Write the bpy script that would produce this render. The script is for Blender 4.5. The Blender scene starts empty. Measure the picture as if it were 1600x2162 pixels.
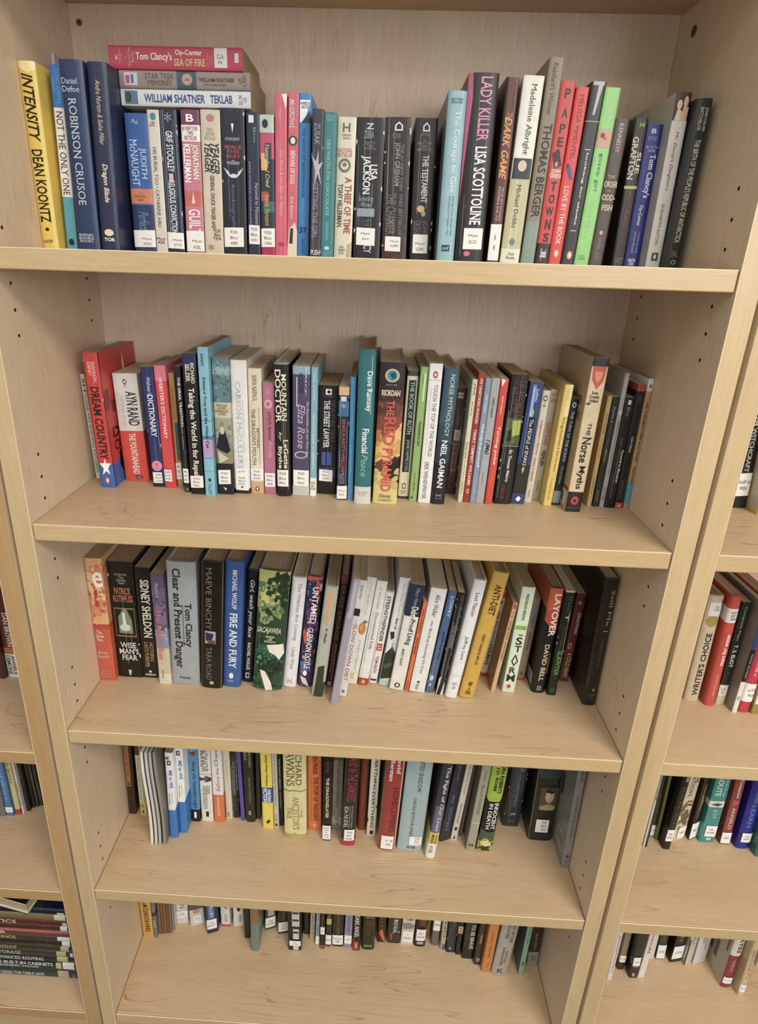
import bpy, math, random
from mathutils import Vector, Matrix, Euler
from mathutils.geometry import tessellate_polygon

# ---------------------------------------------------------------- camera, world, lights, exposure
scn = bpy.context.scene
col = scn.collection
def camera():
    cd = bpy.data.cameras.new('camera'); co = bpy.data.objects.new('camera', cd); col.objects.link(co)
    f = 1208.489; cx = -51.036; cy = -114.982
    cd.sensor_fit = 'VERTICAL'; cd.sensor_height = 36.0
    cd.lens = f * 36.0 / 2162.0
    cd.shift_x = -cx / 2162.0
    cd.shift_y = cy / 2162.0
    yaw, pitch, roll = (-0.0294, -0.33327, 0.03169)
    fwd = Vector((math.sin(yaw)*math.cos(pitch), math.cos(yaw)*math.cos(pitch), math.sin(pitch)))
    rt = Vector((math.cos(yaw), -math.sin(yaw), 0)); up = rt.cross(fwd)
    r2 = rt*math.cos(roll) + up*math.sin(roll); u2 = -rt*math.sin(roll) + up*math.cos(roll)
    m = Matrix((r2, u2, -fwd)).transposed().to_4x4(); m.translation = Vector((0.457, -0.68607, 0.22821))
    co.matrix_world = m; cd.clip_start = 0.01
    scn.camera = co
camera()
w = bpy.data.worlds.new('world'); scn.world = w; w.use_nodes = True
w.node_tree.nodes['Background'].inputs[0].default_value = (1.0, 0.965, 0.91, 1)
w.node_tree.nodes['Background'].inputs[1].default_value = 0.62
def area(name, loc, size, energy, color, rot=(0, 0, 0)):
    l = bpy.data.lights.new(name, 'AREA'); l.shape = 'RECTANGLE'; l.size, l.size_y = size
    l.energy = energy; l.color = color
    o = bpy.data.objects.new(name, l); o.location = loc; o.rotation_euler = rot; col.objects.link(o)
# added fill light to brighten the back panels, behind and right of the camera
area('added_fill_light', (2.6, -3.4, 0.75), (2.4, 1.3), 44, (0.97, 0.96, 1.0), (math.radians(82), 0, math.radians(30)))
# two rows of ceiling panels in the reading room, in front of the shelves
area('ceiling_panel_light', (1.7, -1.5, 1.42), (1.2, 0.6), 44, (1.0, 0.93, 0.80))
area('ceiling_panel_light', (-0.6, -1.5, 1.42), (1.2, 0.6), 9, (0.86, 0.92, 1.0))
area('ceiling_panel_light', (0.7, -3.0, 1.42), (2.4, 0.6), 30, (1.0, 0.95, 0.86))
scn.view_settings.view_transform = 'Standard'
scn.view_settings.look = 'None'
scn.view_settings.gamma = 1.0
scn.view_settings.exposure = 0.1
scn.view_settings.use_curve_mapping = False
scn.cycles.max_bounces = 8

# ---------------------------------------------------------------- materials
def lin(h):
    if len(h) == 3: h = ''.join(c*2 for c in h)
    o = []
    for i in (0, 2, 4):
        c = int(h[i:i+2], 16)/255
        o.append(c/12.92 if c <= .04045 else ((c+.055)/1.055)**2.4)
    return (o[0], o[1], o[2], 1.0)
def mat(name, rough=.5):
    m = bpy.data.materials.new(name); m.use_nodes = True
    b = m.node_tree.nodes['Principled BSDF']; b.inputs['Roughness'].default_value = rough
    return m, m.node_tree, b
def N(nt, t, **k):
    n = nt.nodes.new(t)
    for a, v in k.items(): setattr(n, a, v)
    return n
def printed(name, rough, gain, wear):
    m, nt, b = mat(name, rough)
    at = N(nt, 'ShaderNodeAttribute', attribute_name='Col')
    tc = N(nt, 'ShaderNodeTexCoord')
    n1 = N(nt, 'ShaderNodeTexNoise'); n1.inputs['Scale'].default_value = 55; n1.inputs['Detail'].default_value = 6
    nt.links.new(tc.outputs['Object'], n1.inputs['Vector'])
    mr = N(nt, 'ShaderNodeMapRange'); mr.inputs[1].default_value = .3; mr.inputs[2].default_value = .7
    mr.inputs[3].default_value = gain*(1-wear); mr.inputs[4].default_value = gain*(1+wear)
    nt.links.new(n1.outputs['Fac'], mr.inputs[0])
    vm = N(nt, 'ShaderNodeVectorMath', operation='SCALE')
    nt.links.new(at.outputs['Color'], vm.inputs[0]); nt.links.new(mr.outputs[0], vm.inputs['Scale'])
    # a little grime that greys worn patches
    n2 = N(nt, 'ShaderNodeTexNoise'); n2.inputs['Scale'].default_value = 190; n2.inputs['Detail'].default_value = 3
    nt.links.new(tc.outputs['Object'], n2.inputs['Vector'])
    m2 = N(nt, 'ShaderNodeMapRange'); m2.inputs[1].default_value = .64; m2.inputs[2].default_value = .8
    m2.inputs[3].default_value = 0; m2.inputs[4].default_value = wear*2
    nt.links.new(n2.outputs['Fac'], m2.inputs[0])
    mx = N(nt, 'ShaderNodeMixRGB'); mx.inputs[2].default_value = (.5, .47, .42, 1)
    nt.links.new(m2.outputs[0], mx.inputs[0]); nt.links.new(vm.outputs[0], mx.inputs[1])
    nt.links.new(mx.outputs[0], b.inputs['Base Color'])
    r2 = N(nt, 'ShaderNodeMapRange'); r2.inputs[3].default_value = rough-.08; r2.inputs[4].default_value = rough+.12
    nt.links.new(n1.outputs['Fac'], r2.inputs[0]); nt.links.new(r2.outputs[0], b.inputs['Roughness'])
    return m
def ink_col(h):
    c = lin(h); g = .3*c[0]+.59*c[1]+.11*c[2]
    return tuple(.94*(g+(v-g)*.84) for v in c[:3])+(1.0,)
M = {}
M['cover'] = printed('printed_cover', .36, 1.0, .07)
M['print'] = printed('spine_ink', .38, 1.0, .03)
M['sticker'] = printed('label_paper', .6, 1.0, .02)
def pages():
    m, nt, b = mat('page_edges', .85)
    at = N(nt, 'ShaderNodeAttribute', attribute_name='Col')
    tc = N(nt, 'ShaderNodeTexCoord'); mp = N(nt, 'ShaderNodeMapping'); mp.inputs['Scale'].default_value = (900, 18, 18)
    nt.links.new(tc.outputs['Object'], mp.inputs[0])
    n = N(nt, 'ShaderNodeTexNoise'); n.inputs['Scale'].default_value = 1; n.inputs['Detail'].default_value = 3
    nt.links.new(mp.outputs[0], n.inputs['Vector'])
    mr = N(nt, 'ShaderNodeMapRange'); mr.inputs[1].default_value = .3; mr.inputs[2].default_value = .7
    mr.inputs[3].default_value = .78; mr.inputs[4].default_value = 1.12
    nt.links.new(n.outputs['Fac'], mr.inputs[0])
    vm = N(nt, 'ShaderNodeVectorMath', operation='SCALE')
    nt.links.new(at.outputs['Color'], vm.inputs[0]); nt.links.new(mr.outputs[0], vm.inputs['Scale'])
    nt.links.new(vm.outputs[0], b.inputs['Base Color'])
    bp = N(nt, 'ShaderNodeBump'); bp.inputs['Strength'].default_value = .3; bp.inputs['Distance'].default_value = .0004
    nt.links.new(n.outputs['Fac'], bp.inputs['Height']); nt.links.new(bp.outputs[0], b.inputs['Normal'])
    return m
M['pages'] = pages()
def wood(name, base, dark, along, rough=.42, fig=.5, sp=.3):
    m, nt, b = mat(name, rough)
    tc = N(nt, 'ShaderNodeTexCoord'); mp = N(nt, 'ShaderNodeMapping')
    sc = {'x': (1.6, 16, 16), 'z': (16, 16, 1.6)}[along]
    mp.inputs['Scale'].default_value = sc
    oi = N(nt, 'ShaderNodeObjectInfo')
    ad = N(nt, 'ShaderNodeVectorMath', operation='ADD')
    rs = N(nt, 'ShaderNodeVectorMath', operation='SCALE'); rs.inputs[0].default_value = (3.1, 2.3, 4.7)
    nt.links.new(oi.outputs['Random'], rs.inputs['Scale'])
    nt.links.new(tc.outputs['Object'], ad.inputs[0]); nt.links.new(rs.outputs[0], ad.inputs[1])
    nt.links.new(ad.outputs[0], mp.inputs[0])
    n1 = N(nt, 'ShaderNodeTexNoise'); n1.inputs['Scale'].default_value = 1.2; n1.inputs['Detail'].default_value = 6; n1.inputs['Distortion'].default_value = .6
    nt.links.new(mp.outputs[0], n1.inputs['Vector'])
    # thin cathedral figure lines: contour lines of a low noise
    n2 = N(nt, 'ShaderNodeTexNoise'); n2.inputs['Scale'].default_value = .8; n2.inputs['Detail'].default_value = 2.5; n2.inputs['Distortion'].default_value = 1.2
    nt.links.new(mp.outputs[0], n2.inputs['Vector'])
    ml = N(nt, 'ShaderNodeMath', operation='MULTIPLY'); ml.inputs[1].default_value = 15
    nt.links.new(n2.outputs['Fac'], ml.inputs[0])
    fr = N(nt, 'ShaderNodeMath', operation='FRACT'); nt.links.new(ml.outputs[0], fr.inputs[0])
    cr = N(nt, 'ShaderNodeValToRGB')
    e = cr.color_ramp.elements; e[0].position = 0; e[0].color = (0, 0, 0, 1); e[1].position = .5; e[1].color = (0, 0, 0, 1)
    x = e.new(.88); x.color = (.12, .12, .12, 1); x = e.new(.965); x.color = (1, 1, 1, 1); x = e.new(1); x.color = (0, 0, 0, 1)
    nt.links.new(fr.outputs[0], cr.inputs[0])
    n4 = N(nt, 'ShaderNodeTexNoise'); n4.inputs['Scale'].default_value = 6; n4.inputs['Detail'].default_value = 4
    nt.links.new(ad.outputs[0], n4.inputs['Vector'])
    k4 = N(nt, 'ShaderNodeMapRange'); k4.inputs[1].default_value = .47; k4.inputs[2].default_value = .66; k4.inputs[4].default_value = fig
    nt.links.new(n4.outputs['Fac'], k4.inputs[0])
    mm = N(nt, 'ShaderNodeMath', operation='MULTIPLY'); nt.links.new(cr.outputs[0], mm.inputs[0]); nt.links.new(k4.outputs[0], mm.inputs[1])
    mx = N(nt, 'ShaderNodeMixRGB'); mx.inputs[1].default_value = lin(base); mx.inputs[2].default_value = lin(dark)
    k1 = N(nt, 'ShaderNodeMapRange'); k1.inputs[1].default_value = .35; k1.inputs[2].default_value = .75; k1.inputs[4].default_value = sp
    nt.links.new(n1.outputs['Fac'], k1.inputs[0]); nt.links.new(k1.outputs[0], mx.inputs[0])
    m3 = N(nt, 'ShaderNodeMixRGB'); m3.inputs[2].default_value = lin('805a38')
    nt.links.new(mm.outputs[0], m3.inputs[0]); nt.links.new(mx.outputs[0], m3.inputs[1])
    # fine pores
    mp2 = N(nt, 'ShaderNodeMapping'); mp2.inputs['Scale'].default_value = {'x': (25, 420, 420), 'z': (420, 420, 25)}[along]
    nt.links.new(ad.outputs[0], mp2.inputs[0])
    n3 = N(nt, 'ShaderNodeTexNoise'); n3.inputs['Scale'].default_value = 1; n3.inputs['Detail'].default_value = 2
    nt.links.new(mp2.outputs[0], n3.inputs['Vector'])
    k3 = N(nt, 'ShaderNodeMapRange'); k3.inputs[1].default_value = .3; k3.inputs[2].default_value = .7; k3.inputs[3].default_value = .93; k3.inputs[4].default_value = 1.05
    nt.links.new(n3.outputs['Fac'], k3.inputs[0])
    vm = N(nt, 'ShaderNodeVectorMath', operation='SCALE'); nt.links.new(m3.outputs[0], vm.inputs[0]); nt.links.new(k3.outputs[0], vm.inputs['Scale'])
    nt.links.new(vm.outputs[0], b.inputs['Base Color'])
    bp = N(nt, 'ShaderNodeBump'); bp.inputs['Strength'].default_value = .12; bp.inputs['Distance'].default_value = .0003
    nt.links.new(n3.outputs['Fac'], bp.inputs['Height']); nt.links.new(bp.outputs[0], b.inputs['Normal'])
    return m
M['shelf'] = wood('maple_laminate_shelf', 'cbb08e', 'b2936e', 'x', fig=.66)
M['side'] = wood('maple_laminate_side', 'd8c3a6', 'c4aa8a', 'z', fig=.35)
M['back'] = wood('maple_laminate_back', 'dcc7b2', 'c9ae94', 'z', fig=.4)
M['edge'] = wood('maple_edge_band', 'c8ae84', 'b0936b', 'x', rough=.28, fig=0, sp=.5)
M['edgev'] = wood('maple_edge_band_upright', 'cab188', 'b3966e', 'z', rough=.28, fig=0, sp=.5)
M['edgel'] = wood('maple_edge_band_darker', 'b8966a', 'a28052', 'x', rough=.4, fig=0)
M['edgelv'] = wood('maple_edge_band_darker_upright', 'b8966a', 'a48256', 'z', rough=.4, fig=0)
def flat(name, h, rough=.6, metal=0):
    m, nt, b = mat(name, rough)
    n = N(nt, 'ShaderNodeTexNoise'); n.inputs['Scale'].default_value = 30
    tc = N(nt, 'ShaderNodeTexCoord'); nt.links.new(tc.outputs['Object'], n.inputs['Vector'])
    mx = N(nt, 'ShaderNodeMixRGB'); c = lin(h); mx.inputs[1].default_value = c; mx.inputs[2].default_value = (c[0]*.8, c[1]*.8, c[2]*.8, 1)
    nt.links.new(n.outputs['Fac'], mx.inputs[0]); nt.links.new(mx.outputs[0], b.inputs['Base Color'])
    b.inputs['Metallic'].default_value = metal
    return m
M['hole'] = flat('dark_hole', '1c1712', .9)
M['edge_shine'] = flat('painted_edge_highlight', 'f0dcb4', .35)  # pale colour paints in the highlight along the rounded edges
M['metal'] = flat('grey_metal', '8c8a88', .35, .8)
M['wall'] = flat('painted_wall', 'c9c2b4', .9)
M['floor'] = flat('brown_carpet', '4f463b', .95)
M['plastic'] = flat('brown_plastic', '4a3a2a', .5)
M['crumb'] = flat('crumb', 'a8803c', .9)

# ---------------------------------------------------------------- mesh helpers
def link(name, me, parent=None, loc=(0, 0, 0)):
    o = bpy.data.objects.new(name, me); col.objects.link(o); o.location = loc
    if parent: o.parent = parent
    return o
def mesh(name, vs, fs, ms, cols=None):
    me = bpy.data.meshes.new(name); me.from_pydata(vs, [], fs); me.materials.append(ms)
    if cols:
        ca = me.color_attributes.new('Col', 'FLOAT_COLOR', 'CORNER')
        flatc = []
        for p, c in zip(fs, cols):
            for _ in p: flatc.extend(c)
        ca.data.foreach_set('color', flatc)
    me.update()
    return me
def bevel_box(name, x0, x1, y0, y1, z0, z1, m, parent, r=.001, seg=2):
    import bmesh
    bm = bmesh.new(); bmesh.ops.create_cube(bm, size=1)
    for v in bm.verts:
        v.co = Vector(((v.co.x)*(x1-x0), v.co.y*(y1-y0), v.co.z*(z1-z0)))
    if r: bmesh.ops.bevel(bm, geom=bm.edges[:], offset=r, segments=seg, affect='EDGES', profile=.5)
    me = bpy.data.meshes.new(name); bm.to_mesh(me); bm.free(); me.materials.append(m)
    return link(name, me, parent, ((x0+x1)/2, (y0+y1)/2, (z0+z1)/2))
def empty(name, loc, rot=(0, 0, 0)):
    o = bpy.data.objects.new(name, None); o.empty_display_size = .02
    o.location = loc; o.rotation_euler = rot; col.objects.link(o); return o
def tag(o, label, cat, group=None):
    o['label'] = label; o['category'] = cat
    if group: o['group'] = group

# ---------------------------------------------------------------- room and bookcases
W = .86; D = 0.2761; T = 0.0246; ZT = 0.5594; FL = -1.30; PT = .0258
ZS = [0.2298, -0.125, -0.4804, -0.8376, -1.188]
ZL = [.2298, -.2, -.5301, -.8491, -1.1906]
def structure(o): o['kind'] = 'structure'
structure(bevel_box('floor', -3, 4, -4, .6, FL-.05, FL, M['floor'], None, 0))
structure(bevel_box('wall_back', -3, 4, D+.02, D+.12, FL, 1.5, M['wall'], None, 0))
def holes(parent, x, sgn, zs):
    vs, fs = [], []
    for z in zs:
        for k in (-.107, -.075, -.0425, .022, .0542, .087):
            for y in (.0415, .2377):
                zz = z+k; n = 10; b0 = len(vs)
                for i in range(n):
                    a = 2*math.pi*i/n
                    vs.append((x+sgn*.0002, y+.0024*math.cos(a), zz+.0024*math.sin(a)))
                fs.append([b0+i for i in range(n)])
    o = link('pin_hole', mesh('pin_hole', vs, fs, M['hole']), parent); o['kind'] = 'stuff'
def bookcase(name, label, x0, zs, edge, edgev):
    r = empty(name, (x0+W/2, 0, FL)); tag(r, label, 'bookcase', 'maple bookcases standing side by side')
    ox, oz = -(x0+W/2), -FL
    def bb(n, a, b, c, d, e, f, m, par=r, rr=.001):
        return bevel_box(n, a+ox, b+ox, c, d, e+oz, f+oz, m, par, rr)
    for s, (a, b) in enumerate(((x0-PT, x0), (x0+W, x0+W+PT))):
        p = bb('side_panel', a, b, .0011, D+.006, FL, ZT+.027, M['side'], rr=.0006)
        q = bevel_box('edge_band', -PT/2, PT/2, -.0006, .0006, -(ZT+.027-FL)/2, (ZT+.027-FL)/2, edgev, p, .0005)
        q.location = (0, -(D+.006-.0011)/2-.0006, 0)
        q = bevel_box('painted_highlight', -.0005, .0005, -.0005, .0005, -(ZT+.027-FL)/2, (ZT+.027-FL)/2, M['edge_shine'], p, .0003)  # thin strip standing in for the highlight on the upright's inner edge
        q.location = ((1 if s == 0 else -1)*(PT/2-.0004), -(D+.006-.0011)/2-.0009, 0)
    bb('back_panel', x0+.0003, x0+W-.0003, D, D+.006, FL, ZT, M['back'], rr=0)
    bb('top_panel', x0+.0003, x0+W-.0003, .0005, D-.0003, ZT, ZT+.027, M['shelf'])
    bb('plinth', x0+.0003, x0+W-.0003, .01, .028, FL, zs[-1]-T, M['edge'])
    for z in zs:
        p = bb('shelf', x0+.0011, x0+W-.0011, .0042, D-.0006, z-T, z, M['shelf'], rr=.0007)
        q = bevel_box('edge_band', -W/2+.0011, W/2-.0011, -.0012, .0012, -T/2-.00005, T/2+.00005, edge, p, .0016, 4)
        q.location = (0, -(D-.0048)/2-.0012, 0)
        q = bevel_box('painted_highlight', -W/2+.0013, W/2-.0013, -.0007, .0007, -.0007, .0007, M['edge_shine'], p, .0005)  # thin strip standing in for the highlight on the shelf's top edge
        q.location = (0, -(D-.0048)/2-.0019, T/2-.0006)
    holes(r, x0+ox+.0, 1, [z+oz for z in zs[:-1]])
    holes(r, x0+W+ox, -1, [z+oz for z in zs[:-1]])
    return r
mid = bookcase('bookcase', 'wide maple laminate bookcase seen whole in the middle of the photo', 0, ZS, M['edge'], M['edgev'])
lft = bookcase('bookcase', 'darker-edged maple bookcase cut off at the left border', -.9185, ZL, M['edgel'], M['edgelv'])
rgt = bookcase('bookcase', 'maple bookcase cut off at the right border', .9186, ZS, M['edge'], M['edgev'])
def disc(name, parent, c, axis, rad, m, n=20, dep=.0006):
    vs, fs = [], []
    for s in (0, 1):
        for i in range(n):
            a = 2*math.pi*i/n; u, v = rad*math.cos(a), rad*math.sin(a)
            if axis == 'x': vs.append((c[0]-dep*s, c[1]+u, c[2]+v))
            else: vs.append((c[0]+u, c[1]-dep*s, c[2]+v))
    fs.append(list(range(n, 2*n)))
    for i in range(n): fs.append([i, (i+1) % n, n+(i+1) % n, n+i])
    return link(name, mesh(name, vs, fs, m), parent)
disc('cam_cover', mid, (W-W/2, .229, .526-FL), 'x', .0068, M['plastic'])
s = disc('screw', mid, (.0144-W/2, D-.0001, .5369-FL), 'y', .0045, M['metal'], dep=.0012)
for a in (.6, .6+math.pi/2):
    q = bevel_box('slot', -.003, .003, -.0002, .0002, -.0005, .0005, M['hole'], s, 0)
    q.location = (.0144-W/2, D-.0014, .5369-FL); q.rotation_euler = (0, a, 0)
# crumbs left at the right end of the top shelf
cr = empty('crumbs', (.845, .035, ZS[0]))
tag(cr, 'small brown crumbs at the right end of the top shelf', 'crumbs')
random.seed(5)
for i in range(7):
    a = random.uniform(.0012, .0028)
    vs = [(random.uniform(.6, 1)*a*x, random.uniform(.6, 1)*a*y, max(0, z)*a*1.1) for x, y, z in ((1, 0, 0), (0, 1, 0), (-1, 0, 0), (0, -1, 0), (0, 0, 1), (0, 0, 0))]
    o = link('crumb', mesh('crumb', vs, [(0, 1, 4), (1, 2, 4), (2, 3, 4), (3, 0, 4), (3, 2, 1, 0)], M['crumb']), cr)
    o.location = (random.uniform(-.009, .009), random.uniform(-.012, .012), 0)

# ---------------------------------------------------------------- lettering
_tc = {}
def text_mesh(s, st):
    if s.startswith(SERIF): st = st+'s'
    k = (s, st)
    if k in _tc: return _tc[k]
    cu = bpy.data.curves.new('t', 'FONT'); cu.body = s; cu.align_x = 'CENTER'; cu.space_line = .82
    cu.resolution_u = 3 if len(s) < 8 else 2
    if 'b' in st: cu.offset = .018
    if 'i' in st: cu.shear = .3
    o = bpy.data.objects.new('t', cu)
    me = bpy.data.meshes.new_from_object(o)
    vs = [(v.co.x, v.co.y) for v in me.vertices]; fs = [tuple(p.vertices) for p in me.polygons]
    if 's' in st:
        # slab serifs at the ends of the stems: boundary edges that are short and level
        cnt = {}
        for p in fs:
            for a in range(len(p)):
                e = tuple(sorted((p[a-1], p[a]))); cnt.setdefault(e, []).append(p)
        lo = .05; hi = .19
        for (a, b), pp in list(cnt.items()):
            if len(pp) != 1: continue
            (xa, ya), (xb, yb) = vs[a], vs[b]
            if abs(ya-yb) > .004 or not lo < abs(xa-xb) < hi: continue
            cy = sum(vs[q][1] for q in pp[0])/len(pp[0]); sg = 1 if cy > ya else -1
            x0, x1 = min(xa, xb)-.055, max(xa, xb)+.055; n0 = len(vs)
            vs += [(x0, ya), (x1, ya), (x1-.03, ya+sg*.05), (x0+.03, ya+sg*.05)]
            fs.append((n0, n0+1, n0+2, n0+3) if sg > 0 else (n0+3, n0+2, n0+1, n0))
    bpy.data.objects.remove(o); bpy.data.meshes.remove(me); bpy.data.curves.remove(cu)
    if vs:
        x0 = min(v[0] for v in vs); x1 = max(v[0] for v in vs); y0 = min(v[1] for v in vs); y1 = max(v[1] for v in vs)
        vs = [((x-x0)/max(x1-x0, 1e-6), (y-y0)/max(y1-y0, 1e-6)) for x, y in vs]
    _tc[k] = (vs, fs); return _tc[k]
SERIF = ('ROBINSON CRUSOE', 'Daniel', 'Defoe', 'JUDITH', 'McNAUGHT', 'HIS BURIAL', 'Tom Clancy', 'Op-Center', 'JACKSON', 'JOHN GRISHAM', 'THE CHAMBER',
 'THE TESTAMENT', 'GRISHAM', 'The Courage', 'Madeleine', 'Michael Dobbs', 'A THIEF', 'LIKE WATER', 'CHOCOLATE', 'KENNEDY', 'ORDER', 'ODD-', 'FISH', 'GRAFTON',
 'SUE', 'ELIZABETH ASTON', 'Reinhart', 'DICTIONARY', 'Webster', 'CARSON', 'THE HEART IS', 'THE DRAGON\'S', 'BEYOND', 'SHIVA', 'Eliza Rose', 'The Remarkable',
 'THE STREET', 'RIORDAN', 'RED', 'PYRAMID', 'THE BOOK OF', 'JANE', 'TOUCH THE', 'ERIK', 'AN UNSPOKEN', 'TERRY', 'THE TURN', 'Henry James', 'Norse', 'Myths',
 'Sir Thomas', 'Nobody', 'Turning', 'I (Me)', 'Edward Troy', 'Taking', 'PHYLLIS', 'SELZER', 'RICHARD', 'PATRICK', 'WISE', 'SIDNEY', 'LASTS', 'NOTHING',
 'Clear and', 'MAEVE', 'TARA', 'MICHAEL WOLFF', 'FIRE AND', 'SACAJAWEA', 'The Witches', 'Lindy', 'SLOW DOWN', 'Disconnected', 'Debt', '-Proof', 'Alice', 'LOWRY',
 'JONATHAN', 'Still Me', 'Christopher', 'DAWKINS', 'ANCESTOR', 'TALE', 'NATURAL', 'THE SENSES', 'DEE', 'HENDERSON', 'David', 'Halberstam', 'HOMECOMING',
 'The Fight', 'IDA NUDEL', 'Writing', 'tears', 'SALEM', 'ANGELS', 'DEMONS', 'DAN BROWN', 'TO BE BRAVE', 'SEA OF', 'Farewell', 'MAKING', 'ADVANCED', 'JOINING',
 'USING', 'PLASTICS', 'MOUNTAIN', 'NATIONAL', 'ISLAND', 'YEAGER', 'AUTOBIO', 'THE/')
US = [0, .03, .08, .16, .28, .5, .72, .84, .92, .97, 1]
def clip(poly, ax, lim, keep_less):
    out = []
    for i in range(len(poly)):
        a, b = poly[i-1], poly[i]
        ia = (a[ax] <= lim) if keep_less else (a[ax] >= lim)
        ib = (b[ax] <= lim) if keep_less else (b[ax] >= lim)
        if ia != ib:
            t = (lim-a[ax])/(b[ax]-a[ax]); out.append((a[0]+t*(b[0]-a[0]), a[1]+t*(b[1]-a[1])))
        if ib: out.append(b)
    return out
class Ink:
    def __init__(s, w, H, f): s.w, s.H, s.f = w, H, f; s.v, s.p, s.c = [], [], []; s.k = 0
    def off(s): return .00022+.000022*s.k
    def poly(s, pts, c):
        # pts in (u, v) with v measured from the bottom, clipped to the facets of the spine
        pts = [(min(max(u, 0), 1), min(max(v, 0), 1)) for u, v in pts]
        s.k += 1
        tris = tessellate_polygon([[Vector((u, v, 0)) for u, v in pts]])
        for t in tris:
            tri = [pts[i] for i in t]
            for a, b in zip(US, US[1:]):
                q = clip(clip(tri, 0, a, False), 0, b, True) if min(x[0] for x in tri) < b and max(x[0] for x in tri) > a else []
                if len(q) < 3: continue
                n0 = len(s.v)
                ar = sum(q[i-1][0]*q[i][1]-q[i][0]*q[i-1][1] for i in range(len(q)))
                if abs(ar) < 1e-9: continue
                if ar < 0: q = q[::-1]
                for u, v in q: s.v.append((u*s.w, s.f(u)-s.off(), v*s.H))
                s.p.append(tuple(range(n0, n0+len(q)))); s.c.append(c)
    def text(s, txt, o, u0, u1, v0, v1, st, c):
        vs, fs = text_mesh(txt, st)
        if not vs: return
        s.k += 1
        n0 = len(s.v)
        for x, y in vs:
            if o == 'h': u = u0+(u1-u0)*x; v = v0+(v1-v0)*y
            elif o == 'd': u = u0+(u1-u0)*y; v = v1-(v1-v0)*x
            else: u = u1-(u1-u0)*y; v = v0+(v1-v0)*x
            s.v.append((u*s.w, .3*s.f(u)-s.off()-.00012, v*s.H))
        for p in fs: s.p.append(tuple(n0+i for i in p)); s.c.append(c)
def run(ink, spec, bands):
    for it in spec.split(';'):
        if not it: continue
        head, _, body = it.partition('|')
        t = head[0]
        parts = head[1:].split(',')
        c = ink_col(parts[0])
        if t == 'p':
            pts = [tuple(float(q)/100 for q in pr.split(',')) for pr in body.split()]
            ink.poly([(u, 1-v) for u, v in pts], c); continue
        u0, u1, v0, v1 = [float(q)/100 for q in parts[1:5]]
        if v0 >= v1 or u0 >= u1: continue
        st = parts[5] if len(parts) > 5 else ''
        b, tp = 1-v1, 1-v0
        if t == 'n':
            q = random.Random(int(body or 1))
            for _ in range(int(parts[5])):
                a, e, r = q.uniform(u0, u1), q.uniform(b, tp), q.uniform(.35, 1)
                ru, rv = r*(u1-u0)*.14, r*.14*(u1-u0)*ink.w/ink.H
                ink.poly([(a+ru*math.cos(g*math.pi/3.5)*q.uniform(.6, 1.2), e+rv*math.sin(g*math.pi/3.5)*q.uniform(.6, 1.6)) for g in range(7)], c)
            continue
        if t == 'r':
            if u0 == 0 and u1 == 1: bands.append((b, tp, c))
            else: ink.poly([(u0, b), (u1, b), (u1, tp), (u0, tp)], c)
        elif t == 'e':
            ink.poly([((u0+u1)/2+(u1-u0)/2*math.cos(a*math.pi/9), (b+tp)/2+(tp-b)/2*math.sin(a*math.pi/9)) for a in range(18)], c)
        else:
            ink.text(body.replace('/', '\n'), t, u0, u1, b, tp, st, c)

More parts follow.
